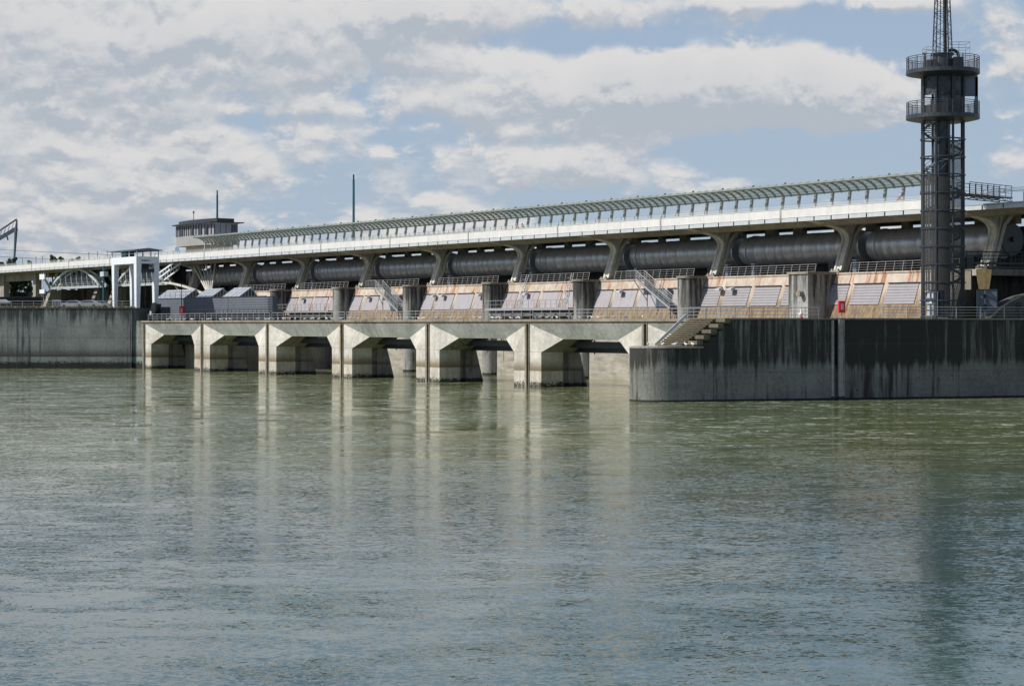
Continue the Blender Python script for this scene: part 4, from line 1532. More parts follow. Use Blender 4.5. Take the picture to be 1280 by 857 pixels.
# ------------------------------------------------------------------ metal stairs down the sloping wall
def metal_stair(a_top, label):
    t = dam_thing('metal_stair', label, 'stairs', a_top, BB + 3.0, 0, 'metal stairs on the sloping wall')
    zt, zb_ = 13.75, 9.75
    L = 7.4
    MB().box(-2.2, 0, -0.7, 2.6, zt - 0.1, zt).build('top_landing', M['dsteel'], t)
    MB().box(L, L + 1.6, -0.7, 0.7, zb_ - 0.1, zb_).build('lower_landing', M['dsteel'], t)
    for y in (-0.7, 0.7):
        MB().bar((0, y, zt - 0.1), (L, y, zb_ - 0.05), 0.08, 0.3).build('stringer', M['galv'], t)
        m_ = MB()
        for h in (1.05, 0.7, 0.35):
            m_.tube((0, y, zt + h), (L, y, zb_ + h), 0.04 if h > 1 else 0.025, 5)
            m_.tube((-2.2, y, zt + h), (0, y, zt + h), 0.035 if h > 1 else 0.025, 5)
            m_.tube((L, y, zb_ + h), (L + 1.6, y, zb_ + h), 0.035 if h > 1 else 0.025, 5)
        for i in range(7):
            x = L * i / 6; z = zt + (zb_ - zt) * i / 6
            m_.tube((x, y, z), (x, y, z + 1.05), 0.035, 5)
        m_.tube((-2.2, y, zt), (-2.2, y, zt + 1.05), 0.035, 5)
        m_.tube((-1.1, y, zt), (-1.1, y, zt + 1.05), 0.035, 5)
        m_.build('stair_railing', M['galv'], t)
    MB().box(-2.2, 0.0, -0.72, -0.70, zt + 0.05, zt + 1.0).build('mesh_infill', M['mesh'], t)
    tr_ = MB()
    for i in range(1, 20):
        x = L * i / 20; z = zt + (zb_ - zt) * i / 20
        tr_.box(x - 0.14, x + 0.14, -0.66, 0.66, z - 0.03, z + 0.01)
    tr_.build('tread', M['dsteel'], t)
    m_ = MB()
    m_.tube((2.4, -0.6, zb_ + 0.2), (2.4, -0.6, 12.3), 0.06, 6)
    m_.tube((-0.6, -0.6, zt - 0.2), (2.4, -0.6, 10.7), 0.06, 6)
    m_.tube((L + 1.4, -0.6, 6), (L + 1.4, -0.6, zb_), 0.07, 6)
    m_.tube((L + 0.1, -0.6, 6), (L + 0.1, -0.6, zb_), 0.07, 6)
    m_.tube((L + 0.1, -0.6, 6.2), (L + 1.4, -0.6, zb_), 0.05, 6)
    m_.build('strut', M['dsteel'], t)
    MB().box(2.5, 5.1, 0.75, 1.6, 9.9, 12.2).build('hatch_box', M['bluegrey'], t)


metal_stair(A_of(800, 161.4), 'metal stair down the sloping wall just left of the river steps')
metal_stair(A_of(800, 161.4) - 3 * PITCH, 'farther metal stair down the sloping wall left of centre')

# galleries in two bays
for i, k in enumerate((-2, -5)):
    t = dam_thing('gallery', ('grey steel gallery below the shutters in the bay with two ladders', 'grey steel gallery below the shutters in the far bay beside the grey hall')[i],
                  'gallery', AC + k * PITCH, BB + 1.4, 9.9, 'steel galleries')
    x0, x1 = 0.4 if i == 0 else 2.0, PITCH - 1.8
    MB().box(x0, x1, -0.2, 2.2, -0.1, 0).build('deck', M['dsteel'], t)
    MB().box(x0, x1, -0.25, -0.15, -0.28, 0.05).build('edge_beam', M['galv'], t)
    railing(t, [(x0, -0.2, 0), (x1, -0.2, 0)], 1.15, 1.45, rails=(1.0, 0.5), r=0.027)
    MB().box(x0, x1, 0.4, 0.7, -1.0, -0.75).build('pipe_run', M['galv'], t)
    m_ = MB()
    for j in range(8):
        xx = x0 + 1 + j * (x1 - x0 - 2) / 7
        m_.tube((xx, 0.2, -6), (xx, 0.2, 0), 0.07, 6)
    m_.build('support', M['dsteel'], t)
# ladders
for i, px in enumerate((650, 706)):
    a = A_of(px, 162.5)
    t = dam_thing('ladder', ('left of two steel ladders lying on the sloping wall', 'right of two steel ladders lying on the sloping wall')[i], 'ladder', a, BB, 0, 'ladders on the sloping wall')
    def yz(z): return 3.3 + (z - 8) * 0.37 - 0.35
    for x in (-0.28, 0.28):
        MB().tube((x, yz(9.9), 9.9), (x, yz(14.9), 14.9), 0.045, 5).build('side_rail', M['galv'], t)
    rg = MB(); z = 10.1
    while z < 14.6:
        rg.tube((-0.28, yz(z), z), (0.28, yz(z), z), 0.03, 4); z += 0.3
    rg.build('rungs', M['galv'], t)
    for z in (11.2, 12.2, 13.2, 14.2):
        MB().path([(-0.28, yz(z), z), (-0.38, yz(z) - 0.45, z), (0, yz(z) - 0.7, z), (0.38, yz(z) - 0.45, z), (0.28, yz(z), z)], 0.025, 4).build('safety_hoop', M['galv'], t)

# flood lamps at the shutters
for i, px in enumerate((913, 898, 774, 656, 598, 552, 541, 481, 459, 377)):
    a = A_of(px, 162.4)
    t = dam_thing('flood_lamp', 'white box shaped flood lamp fixed above the shutters, %s counted from the river steps' % ordn[i], 'lamp', a, BB + 4.0, 12.0, 'flood lamps on the sloping wall')
    m_ = MB()
    m_.profile([(-0.25, -0.14), (-0.25, 0.14), (0.35, 0.30), (0.35, -0.08)], -0.42, 0.42)
    m_.build('lamp_housing', M['ltgrey'], t)
    MB().box(-0.36, 0.36, -0.2, 0.25, -0.16, -0.13).build('lens', M['glass_dark'], t)
    MB().box(-0.08, 0.08, 0.3, 0.8, -0.05, 0.1).build('arm', M['dsteel'], t)

# ------------------------------------------------------------------ grey hall with sawtooth roof
ga0, ga1 = A_of(197, 150), A_of(336, 150)
gh = dam_thing('hall', 'long grey corrugated hall with three sawtooth glass roofs behind the weir bridge', 'building', ga0, 150, 8.2)
GL = ga1 - ga0
m_ = MB()
ptsw = [(0, 0)] + [(GL - 1.6, 0)] + [(GL - 1.6 + 1.6 * math.sin(R(t_)), 1.6 - 1.6 * math.cos(R(t_))) for t_ in (30, 60, 90)] + [(A_of(333, 157.9) - ga0, 7.9), (0, 7.9)]
m_.prism(ptsw, 1.35, 4.05)
m_.prism([(0, 0.0), (GL * 0.27, 0.0), (GL * 0.27, 3), (0, 3)], 0, 1.35)
m_.build('wall', M['clad'], gh)
m_ = MB(); m_.prism([(GL * 0.27, 0.6), (GL - 0.8, 0.6), (A_of(328, 157.8) - ga0, 7.8), (GL * 0.27, 7.8)], 0, 1.35); m_.build('plinth', M['bsteel'], gh)
m_ = MB(); m_.box(-0.05, GL - 1.2, -0.06, 0.2, 4.05, 4.2); m_.build('eaves', M['dsteel'], gh)
m_ = MB()
for x in (GL * 0.27, GL * 0.66, GL * 0.45): m_.box(x - 0.04, x + 0.04, -0.03, 0, 1.4, 4.0)
m_.build('panel_joint', M['dsteel'], gh)
# three gables, ridges running across
gx = [0.0, 0.0, 0.0]
xs_ = [A_of(p, 151) - ga0 for p in (198, 247, 281)]
xe_ = [A_of(p, 151) - ga0 for p in (234, 268, 303)]
for i in range(3):
    xa, xb = xs_[i] + 0.3, xe_[i]
    ft = MB()
    RY, RZ, YE = 2.7, 5.75, 3.9
    ft.add([(xa, 0.3, 4.12), (xb, 0.3, 4.12), (xb, RY, RZ), (xa, RY, RZ)], [(0, 1, 2, 3)])
    ft.add([(xa, 0.3, 4.12), (xa, RY, RZ), (xa, YE, 4.12)], [(0, 1, 2)])
    ft.add([(xa, RY, RZ), (xb, RY, RZ), (xb, YE, 4.12), (xa, YE, 4.12)], [(0, 1, 2, 3)])
    rfo = ft.build('sawtooth_roof', M['glassroof'], gh)
    MB().add([(xb - 0.05, 0.35, 4.12), (xb - 0.05, YE - 0.05, 4.12), (xb - 0.05, RY, RZ - 0.05)], [(0, 1, 2)]).build('gable_glazing', M['glass_dark'], rfo)
    fr = MB()
    fr.bar((xb, 0.3, 4.12), (xb, RY, RZ + 0.05), 0.2, 0.22)
    fr.bar((xb, YE, 4.12), (xb, RY, RZ + 0.05), 0.2, 0.22)
    for j in range(1, 6):
        y = 0.3 + j * 0.6
        zt = 4.12 + (RZ - 4.12) * ((y - 0.3) / (RY - 0.3) if y < RY else (YE - y) / (YE - RY))
        fr.bar((xb + 0.02, y, 4.12), (xb + 0.02, y, zt), 0.12, 0.12)
    fr.build('gable_frame', M['ltgrey'], rfo)
    gb = MB()
    n = max(3, int((xb - xa) / 1.5))
    for j in range(n + 1):
        x = xa + (xb - xa) * j / n
        gb.bar((x, 0.3, 4.16), (x, RY, RZ + 0.04), 0.07, 0.07)
    for f_ in (0.33, 0.66, 1.0):
        gb.bar((xa, 0.3 + (RY - 0.3) * f_, 4.16 + (RZ - 4.12) * f_), (xb, 0.3 + (RY - 0.3) * f_, 4.16 + (RZ - 4.12) * f_), 0.07, 0.07)
    gb.build('glazing_bar', M['ltgrey'], rfo)
MB().prism([(0, 0.1), (GL - 1.6, 0.1), (GL - 0.1, 1.7), (A_of(332, 157.8) - ga0, 7.8), (0, 7.8)], 4.06, 4.11).build('flat_roof', M['dsteel'], gh)
t = dam_thing('roof_railing', 'light railing along the left roof edge of the grey hall', 'railing', ga0, 150.3, 12.4)
railing(t, [(0.5, 0, 0), (GL * 0.36, 0, 0)], 1.1, 2.2, rails=(1.0, 0.5), r=0.025, mat='dsteel')
t = dam_thing('lamp_post', 'thin dark lamp post in front of the grey hall', 'lamp post', A_of(227, 148.5), 148.5, 8.2)
MB().tube((0, 0, 0), (0, 0, 6.6), 0.10, 8, 0.06).build('pole', M['dsteel'], t)
MB().box(-0.12, 0.7, -0.12, 0.12, 6.55, 6.72).build('lamp_head', M['dsteel'], t)
ring_box(W(A_of(227.5, 147.6), 147.6, 8.6), ROT_DAM + R(45), 'red lifebuoy box in front of the grey hall', 1.25)
t = dam_thing('railing', 'dark grid railing in front of the grey hall', 'railing', A_of(240, 144), 144, 8.2)
railing(t, [(0, 0, 0), (32, 0, 0)], 1.9, 1.6, rails=(1.0, 0.75, 0.5, 0.25), r=0.03, mat='dsteel')

# ------------------------------------------------------------------ left quay
QX = -65.6
lq = thing('quay_wall', 'grey green streaked quay wall with grassy top and mussels at the water line', 'wall', (QX, 345, 0), 0)
MB().box(-700, 0, 0, 54.9, -0.4, 10.35).build('wall_body', M['left_wall'], lq)
m_ = MB()
m_.box(-700, 0.02, -0.08, 54.9, 10.35, 10.42)
m_.build('coping', M['darkconc'], lq)
m_ = MB()
for x in (-0.25, -49.8 + 30, -60, -90):
    m_.box(x - 0.05, x + 0.05, -0.02, 0, 0, 10.3)
m_.build('expansion_joint', M['darkconc'], lq)
m_ = MB()
m_.prism([(0.02, 0.6), (3.0, -1.2), (4.2, 2), (4.2, 10), (0.02, 10)], -0.4, 8.19)
m_.build('return_wall', M['left_wall'], lq)
# grass fringe on the wall top: one uncountable tuft sheet
gm = MB()
rg_ = random.Random(3)
for i in range(7000):
    x = QX - rg_.random() * 120; y = 345.2 + rg_.random() * 4.5
    h = 0.10 + rg_.random() * 0.28
    a = rg_.random() * 6.28; wd = 0.05 + rg_.random() * 0.08
    gm.add([(x - wd * math.cos(a), y - wd * math.sin(a), 10.42), (x + wd * math.cos(a), y + wd * math.sin(a), 10.42), (x + rg_.uniform(-.1, .1), y, 10.42 + h)], [(0, 1, 2)])
tag(gm.build('grass', foliage('dry_grass', (0.12, 0.11, 0.03), (0.26, 0.20, 0.07))), 'strip of dry yellow green grass on top of the quay wall', 'grass', kind='stuff')
m_ = MB(); m_.box(QX - 700, QX - 0.3, 349.8, 399.7, 10.42, 10.424 + 0.02)
tag(m_.build('quay_road', M['asphalt']), kind='structure')

t = thing('quay_railing', 'thin dark railing on the left quay behind the grass', 'railing', (QX, 346.6, 10.42), 0)
railing(t, [(-75, 0, 0), (0, 0, 0)], 1.15, 1.9, rails=(1.0, 0.6, 0.3), r=0.03, mat='galv')

# ------------------------------------------------------------------ lock gantry (white portal)
GA = A_of(170.5, 137.5)
gt = dam_thing('lock_gantry', 'white four legged lock gantry with a flat roofed control stage', 'gantry', GA, 137.5, 0)
GLn, GD = 11.6, 4.3
zb_ = 18.3
for (x, y, zf) in ((0, 0, 8.2), (-GLn + 1.3, 0, 10.35), (0, GD - 0.9, 8.2), (-GLn + 1.3, GD - 0.9, 10.35)):
    m_ = MB()
    # tapering leg
    w0, w1 = (0.75, 1.25)
    vs = [(x - w0, y, zf), (x, y, zf), (x, y + 0.6, zf), (x - w0, y + 0.6, zf), (x - w1, y, zb_), (x, y, zb_), (x, y + 0.95, zb_), (x - w1, y + 0.95, zb_)]
    m_.add(vs, [(0, 3, 2, 1), (4, 5, 6, 7), (0, 1, 5, 4), (1, 2, 6, 5), (2, 3, 7, 6), (3, 0, 4, 7)])
    m_.build('leg', M['whitesteel'], gt)
m_ = MB(); m_.box(-GLn, 0.02, -0.02, GD, zb_, zb_ + 1.25); m_.build('crosshead', M['whitesteel'], gt)
m_ = MB()
m_.box(0.03, 0.05, 0.9, 2.2, zb_ + 0.45, zb_ + 0.62)
m_.box(0.03, 0.05, 2.3, 2.5, zb_ + 0.45, zb_ + 0.62)
m_.build('nameplate', M['dsteel'], gt)
m_ = MB()
m_.profile([(-0.5, zb_ + 2.3), (-0.5, zb_ + 2.42), (GD / 2, zb_ + 2.75), (GD + 0.5, zb_ + 2.42), (GD + 0.5, zb_ + 2.3)], -GLn - 0.5, 0.5)
m_.build('roof', M['bluegrey'], gt)
m_ = MB()
for x in (-GLn + 0.1, -GLn * 0.62, -GLn * 0.3, -0.1):
    for y in (0.1, GD - 0.1):
        m_.box(x - 0.08, x + 0.08, y - 0.08, y + 0.08, zb_ + 1.25, zb_ + 2.3)
m_.build('roof_post', M['whitesteel'], gt)
MB().box(-GLn * 0.8, -GLn * 0.62, 1.0, 2.6, zb_ + 1.25, zb_ + 2.25).build('control_box', M['teal'], gt)
m_ = MB()
for h in (0.5, 0.95):
    m_.path([(-GLn, 0, zb_ + 1.25 + h), (0, 0, zb_ + 1.25 + h), (0, GD, zb_ + 1.25 + h)], 0.03, 4)
m_.build('stage_railing', M['galv'], gt)
m_ = MB()
m_.box(-4.0, -1.5, 1.0, 3.0, zb_ - 0.9, zb_)
m_.box(-1.2, -0.1, 0.9, 3.4, zb_ - 1.5, zb_ - 0.9)
m_.build('hoist', M['bsteel'], gt)
m_ = MB()
for x, y in ((-2.2, 1.2), (-2.2, 2.6), (-3.2, 1.9)):
    m_.tube((x, y, 11), (x, y, zb_ - 0.5), 0.05, 5)
m_.build('hoist_cable', M['black'], gt)
# winch machinery between the legs
t = dam_thing('winch', 'black winch machinery with a big wheel between the gantry legs', 'machine', GA + 0.4, 139.5, 8.2)
m_ = MB()
m_.box(0, 3.2, 0.2, 2.6, 0, 0.9)
m_.box(0.3, 1.2, 0.6, 2.0, 0.9, 3.0)
m_.build('frame', M['bsteel'], t)
for (x, z, r_) in ((2.2, 2.2, 1.0), (0.5, 1.4, 0.7)):
    m_ = MB()
    m_.tube((x, 0.1, z), (x, 0.5, z), r_, 18)
    m_.build('wheel', M['black'], t)
m_ = MB(); m_.box(1.6, 3.4, 1.0, 2.8, 0.9, 2.4); m_.build('motor', M['dsteel'], t)
MB().box(1.0, 1.7, -0.1, 0.2, 1.0, 1.7).build('panel', M['ltgrey'], t)
t = dam_thing('tool_crate', 'pair of black equipment crates at the left end of the grey hall', 'crate', A_of(192, 141), 141, 8.2)
m_ = MB(); m_.box(0, 1.6, 0, 1.2, 0.1, 2.4); m_.box(1.9, 3.2, 0, 1.2, 0.1, 2.1); m_.build('crate', M['black'], t)
m_ = MB(); m_.box(0.2, 1.4, -0.04, 0, 0.5, 1.1); m_.build('panel', M['ltgrey'], t)

# ------------------------------------------------------------------ far left: truss gates, struts, old piers
BL = 161.2
for i, (xa, xb) in enumerate(((64, 124), (146, 205))):
    a0, a1 = A_of(xa, BL), A_of(xb, BL)
    L = a1 - a0
    t = dam_thing('arched_gate', ('white bowstring arch gate under the bridge left of the gantry', 'white bowstring arch gate under the bridge partly behind the gantry')[i],
                  'gate', a0, BL, 15.6, 'bowstring arch gates')
    n = 18
    arc = [(L * j / n, 0, 0.2 + 4.0 * math.sin(math.pi * (j / n)) ** 0.8) for j in range(n + 1)]
    for y in (0.0, 1.6):
        m_ = MB()
        pts = [(p[0], y, p[2]) for p in arc]
        for p, q in zip(pts[:-1], pts[1:]):
            m_.bar(p, q, 0.34, 0.42)
        m_.build('arch', M['ltgrey'], t)
        MB().box(0, L, y - 0.16, y + 0.16, -0.05, 0.36).build('tie_beam', M['ltgrey'], t)
        m_ = MB()
        for j in range(1, 9):
            x = L * j / 9
            zt = 0.2 + 4.0 * math.sin(math.pi * (j / 9)) ** 0.8
            m_.bar((x, y, 0.2), (x - 0.9, y, zt), 0.14)
        m_.build('hanger', M['ltgrey'], t)
    m_ = MB()
    sh = []
    for j in range(13):
        s = j / 12
        sh.append((2.6 + 1.3 * math.cos(math.pi * (s - 0.5)) * -1, 0.2 + 3.6 * s))
    n2 = len(sh)
    m_.add([(0.6, y, z) for y, z in sh] + [(L - 0.6, y, z) for y, z in sh], [(j, n2 + j, n2 + j + 1, j + 1) for j in range(n2 - 1)], True)
    m_.build('shield', M['bluegrey'], t)
    m_ = MB()
    for h in (0.4, 0.8, 1.15):
        m_.tube((0, -0.4, h), (L, -0.4, h), 0.03, 4)
    m_.build('railing', M['galv'], t)
    m_ = MB(); m_.box(0, L, 4.2, 4.8, 0, 4.2); m_.build('back_plate', M['bsteel'], t)

for i, px in enumerate((52, 110, 132, 213)):
    a = A_of(px, 163)
    t = dam_thing('strut_pier', 'slanting pale concrete pier under the bridge, %s from the left edge' % ordn[i], 'pier', a, 163, 10.2 if i < 3 else 8.2, 'slanting piers')
    m_ = MB()
    m_.profile([(0, 0), (2.0, 5.2), (4.4, 5.2), (4.4, 0)], -0.9, 0.9)
    m_.build('pier_body', M['old'], t)
    m_ = MB(); m_.box(-1.3, 1.3, 4.4, 9.5, -8.0, 5.4); m_.build('pier_base', M['darkconc'], t)
    for y0_, y1_, x1_ in ((2.6, 3.6, 0.6), (3.4, 5.6, -0.8), (4.0, 3.2, 2.4), (4.6, 6.5, 3.0), (2.4, 0.6, -2.6)):
        if i in (0,) and x1_ > 2: continue
        m_ = MB(); m_.bar((0, y0_, 5.2), (x1_, y1_, 9.8), 0.3, 0.42); m_.build('strut', M['column'], t)

# lattice pole with white boxes
a = A_of(56, 160)
t = dam_thing('signal_mast', 'lattice mast with two white boxes left of the arch gate', 'mast', a, 160, 10.35)
m_ = MB()
for x in (-0.7, 0.7):
    for y in (-0.5, 0.5):
        m_.tube((x, y, 0), (x, y, 9), 0.06, 5)
for j in range(6):
    m_.tube((-0.7, -0.5, j * 1.5), (0.7, -0.5, (j + 1) * 1.5), 0.04, 4)
    m_.tube((-0.7, -0.5, j * 1.5), (0.7, -0.5, j * 1.5), 0.04, 4)
m_.build('lattice', M['galv'], t)
for z, h in ((7.4, 1.2), (4.2, 0.9)):
    MB().box(-1.3, 1.9, -0.8, -0.5, z, z + h).build('box', M['whitesteel'], t)

# left abutment beam and columns
t = dam_thing('approach_span', 'pale concrete approach beam on three piers at the left edge', 'bridge', A_of(43, 163), 163, 0)
aL = A_of(-40, 163) - A_of(43, 163)
MB().box(aL, 0, 0, 1.4, 17.9, 20.0).build('beam', M['old'], t)
for px, wd in ((45, 0.9), (4, 1.6), (-30, 1.6)):
    x = A_of(px, 163) - A_of(43, 163)
    m_ = MB(); m_.box(x - wd, x + wd, -0.4, 1.0, 14.2, 19.9); m_.box(x - wd - 0.2, x + wd + 0.2, -0.6, 3, 5, 14.2)
    m_.build('pier', M['old'], t)
m_ = MB(); m_.box(aL, 8, 9.0, 10, 5, 15.6); m_.build('rear_wall', M['darkconc'], t)
t = dam_thing('teal_mast', 'tall teal post standing under the bridge left of the gantry', 'mast', A_of(129.5, 158), 158, 10.2)
MB().tube((0, 0, 0), (0, 0, 9.6), 0.2, 10).build('pole', M['teal'], t)
MB().box(-1.0, 1.0, -0.4, 0.6, 7.4, 8.4).build('bracket', M['ltgrey'], t)

# inclined conveyor/stair by column at the left of the hall
t = dam_thing('truss_ramp', 'pale inclined truss walkway between gantry and first bracket column', 'walkway', A_of(205, 160), 160, 0)
for y in (0, 1.6):
    m_ = MB()
    m_.bar((-4.5, y, 17.3), (4.5, y, 19.6), 0.2, 0.3)
    m_.bar((-4.5, y, 16.2), (3.2, y, 18.4), 0.2, 0.3)
    for j in range(7):
        m_.bar((-4.4 + j * 1.35, y, 16.3 + j * 0.35), (-4.4 + j * 1.35, y, 17.4 + j * 0.34), 0.1)
    m_.build('truss', M['whitesteel'], t)
m_ = MB()
cc = curve_pts((-2, 15.9), (6, 15.6), (17, 13.4), 8)
for p, q in zip(cc[:-1], cc[1:]):
    m_.bar((p[0], 1.0, p[1]), (q[0], 1.0, q[1]), 0.5, 0.35)
m_.build('curved_beam', M['column'], t)
m_ = MB()
for j in range(6):
    m_.bar((13.5 + j * 0.5, 3.0, 14.2), (3.5 + j * 2.2, 4.5, 19.8), 0.22, 0.3)
m_.build('fan_strut', M['column'], t)

# cars on the quay
def car(loc, rz, paint, label):
    t = thing('parked_car', label, 'car', loc, rz, 'cars parked on the quay')
    b = MB()
    pr = [(-2.1, 0.35), (-2.15, 0.8), (-1.9, 0.95), (-1.0, 1.02), (-0.45, 1.42), (0.9, 1.45), (1.6, 1.05), (2.1, 0.98), (2.2, 0.6), (2.15, 0.35)]
    b.profile_y(pr, -0.85, 0.85)
    b.build('body', M[paint], t)
    wn = MB()
    for y0_, y1_ in ((-0.86, -0.855), (0.855, 0.86)):
        wn.profile_y([(-0.85, 1.03), (-0.42, 1.36), (0.85, 1.38), (1.4, 1.05)], y0_, y1_)
    wn.build('window', M['glass_dark'], t)
    for x in (-1.35, 1.35):
        for y in (-0.87, 0.67):
            MB().tube((x, y, 0.33), (x, y + 0.2, 0.33), 0.33, 14).build('wheel', M['black'], t)
    for y in (-0.6, 0.6):
        MB().box(-2.17, -2.12, y - 0.15, y + 0.15, 0.68, 0.82).build('headlight', M['ltgrey'], t)


for px, d, rz, pt, lb_ in ((90, 362, 5, 'carwhite', 'white parked car nearest the slanting piers on the quay'), (110, 358, -8, 'carsilver', 'silver parked car in the middle of the quay'),
                           (101, 374, 0, 'cardark', 'dark car parked behind the silver one on the quay'), (122, 366, 10, 'carwhite', 'white parked car by the gantry leg')):
    car(((px - 640) / FPX * d, d, 10.45), R(rz), pt, lb_)
# white box and tent on quay
t = thing('site_cabinet', 'white louvred cabinet on the left quay', 'cabinet', ((71 - 640) / FPX * 352, 352, 10.44), 0)
MB().box(-0.7, 0.7, -0.3, 0.3, 0.1, 1.4).build('housing', M['whitesteel'], t)
m_ = MB()
for j in range(5): m_.box(-0.6 + j * 0.26, -0.46 + j * 0.26, -0.32, -0.3, 0.2, 1.3)
m_.build('vent', M['dsteel'], t)
t = thing('awning', 'white sloping awning roof at the far left edge of the quay', 'awning', ((2 - 640) / FPX * 351, 351, 10.44), 0)
m_ = MB(); m_.profile_y([(-3.5, 1.5), (0.3, 1.5), (1.2, 1.0), (1.2, 0.9), (-3.5, 0.9)], -0.5, 1.8); m_.build('roof', M['white'], t)
m_ = MB()
for x in (-3.2, 1.0): m_.box(x - 0.05, x + 0.05, -0.4, -0.3, 0, 1.0)
m_.build('leg', M['galv'], t)
t = thing('storage_skip', 'black low storage skip on the far left of the quay', 'container', ((18 - 640) / FPX * 362, 362, 10.44), 0)
m_ = MB(); m_.add([(-4.5, -1, 0.2), (4.5, -1, 0.2), (5, -1.2, 2.0), (-5, -1.2, 2.0), (-4.5, 1, 0.2), (4.5, 1, 0.2), (5, 1.2, 2.0), (-5, 1.2, 2.0)],
                  [(0, 1, 2, 3), (5, 4, 7, 6), (1, 5, 6, 2), (4, 0, 3, 7), (3, 2, 6, 7)])
m_.build('skip_body', M['black'], t)
m_ = MB(); m_.box(-5.1, 5.1, -1.3, 1.3, 2.0, 2.1); m_.build('rim', M['dsteel'], t)

# ------------------------------------------------------------------ control building on the deck
bb = 166.5
a = A_of(220, bb)
ct = dam_thing('control_building', 'raised control room with ribbon windows and flat overhanging roof at the canopy end', 'building', a, bb, 20.42)
Lx = 18.5; Ly = 5.2
m_ = MB(); m_.prism([(3.2, 0.8), (Lx - 1, 0.8), (Lx - 1, Ly - 0.6), (3.2, Ly - 0.6)], 0, 2.9); m_.build('base', M['cream'], ct)
m_ = MB()
def bow(o, L=Lx):
    pts = []
    for j in range(9):
        s = j / 8
        pts.append((L * s, -o - 0.9 * math.sin(math.pi * s)))
    return pts + [(L + o, Ly + o), (-o, Ly + o)]
m_.prism(bow(0), 2.9, 4.9); m_.build('parapet_band', M['beige'], ct)
m_ = MB(); m_.prism(bow(-0.12), 4.9, 7.0); wn = m_.build('window_band', M['blind'], ct)
m_ = MB()
for s in range(0, 17):
    f = s / 16
    x = Lx * f; y = -0.9 * math.sin(math.pi * f) + 0.08
    m_.box(x - 0.07, x + 0.07, y - 0.1, y + 0.1, 4.9, 7.0)
for s in range(5):
    y = 0.1 + s * Ly / 4.2
    m_.box(Lx - 0.14, Lx - 0.02, y - 0.06, y + 0.06, 4.9, 7.0)
m_.build('mullion', M['dsteel'], wn)
m_ = MB()
for f in (0.17, 0.24, 0.52, 0.72, 0.83):
    x = Lx * f; y = -0.9 * math.sin(math.pi * f) + 0.05
    m_.box(x - 0.5, x + 0.5, y - 0.04, y + 0.1, 4.95, 6.4)
m_.box(Lx - 0.11, Lx - 0.09, 0.3, Ly - 0.3, 4.95, 6.9)
m_.build('window_pane', M['glass_dark'], wn)
m_ = MB(); m_.prism(bow(0.9), 7.15, 7.35); m_.build('roof', M['dsteel'], ct)
m_ = MB(); m_.prism(bow(-0.6), 7.35, 8.1); m_.build('attic', M['dsteel'], ct)
m_ = MB(); m_.prism(bow(0.02), 7.0, 7.15); m_.build('cornice', M['ltgrey'], ct)
m_ = MB()
m_.tube((6.5, 1, 8.1), (6.5, 1, 10.0), 0.07, 6); m_.tube((6.2, 1, 9.6), (6.8, 1, 9.6), 0.05, 6)
m_.tube((6.2, 1, 9.6), (6.2, 1, 10.1), 0.05, 6); m_.tube((6.8, 1, 9.6), (6.8, 1, 10.1), 0.05, 6)
m_.build('aerial', M['dsteel'], ct)
t = dam_thing('sign_board', 'small blue sign board on the parapet left of the control room', 'sign', A_of(221, 162), 162, 20.42)
MB().box(-0.9, 0.9, 0, 0.08, 1.6, 2.5).build('board', simple('blue_sign', (0.15, 0.25, 0.42), 0.5), t)
MB().box(-0.05, 0.05, 0.09, 0.17, 0, 2.4).build('post', M['galv'], t)

# masts
for px, ytop, lab in ((271.5, 238, 'shorter teal mast beside the control room'), (442, 218, 'taller teal mast rising behind the glass canopy')):
    bq = 168.0
    d = depth(px, bq)
    zt = Zof(ytop, d)
    t = dam_thing('mast', lab, 'mast', A_of(px, bq), bq, 20.42, 'teal masts')
    MB().tube((0, 0, 0), (0, 0, zt - 20.42 - 0.9), 0.25, 10, 0.2).build('pole', M['teal'], t)
    MB().tube((0, 0, zt - 20.42 - 0.9), (0, 0, zt - 20.42), 0.14, 8).build('tip', M['black'], t)

# ------------------------------------------------------------------ crane at far left, trees, wires
dC = 640.0
def P(px, py, d): return Vector(((px - 640) / FPX * d, d, Zof(py, d)))
t = thing('crane', 'grey jib crane rising above the bridge at the left edge', 'crane', P(20.5, 383, dC) * 1.0, 0)
o_ = Vector(t.location)
m_ = MB()
m_.tube(P(18, 384, dC) - o_, P(17.8, 326, dC) - o_, 0.35, 6)
m_.tube(P(17.8, 326, dC) - o_, P(19.8, 290, dC) - o_, 0.32, 6, 0.6)
m_.tube(P(19.8, 290, dC) - o_, P(21, 275, dC) - o_, 0.6, 6, 0.3)
m_.build('tower_post', M['bluegrey'], t)
m_ = MB(); m_.bar(P(21, 274, dC) - o_, P(-40, 315, dC) - o_, 0.45, 0.5); m_.build('tie_bar', M['bluegrey'], t)
m_ = MB(); m_.bar(P(21.5, 285, dC) - o_, P(-40, 321, dC) - o_, 0.6, 1.2); m_.build('jib', M['bluegrey'], t)
m_ = MB()
for j in range(7):
    x = 17 - j * 5
    m_.tube(P(x, 277 + (17 - x) * 0.66 + 2, dC) - o_, P(x - 3, 288 + (17 - x) * 0.58, dC) - o_, 0.1, 4)
m_.build('lattice', M['bluegrey'], t)
m_ = MB(); m_.tube(P(8, 293, dC) - o_, P(10, 300, dC) - o_, 0.25, 6); m_.build('hook_block', M['black'], t)
for i, (y0, y1) in enumerate(((308, 321), (318, 327))):
    m_ = MB()
    pts = []
    for j in range(13):
        s = j / 12
        pts.append(P(-60 + 300 * s, y0 + (y1 - y0) * s + 2.0 * math.sin(math.pi * s), 560))
    m_.path(pts, 0.07, 4)
    tag(m_.build('power_line', M['dsteel']), ('upper thin power line across the sky at the left', 'lower thin power line across the sky at the left')[i], 'power line')


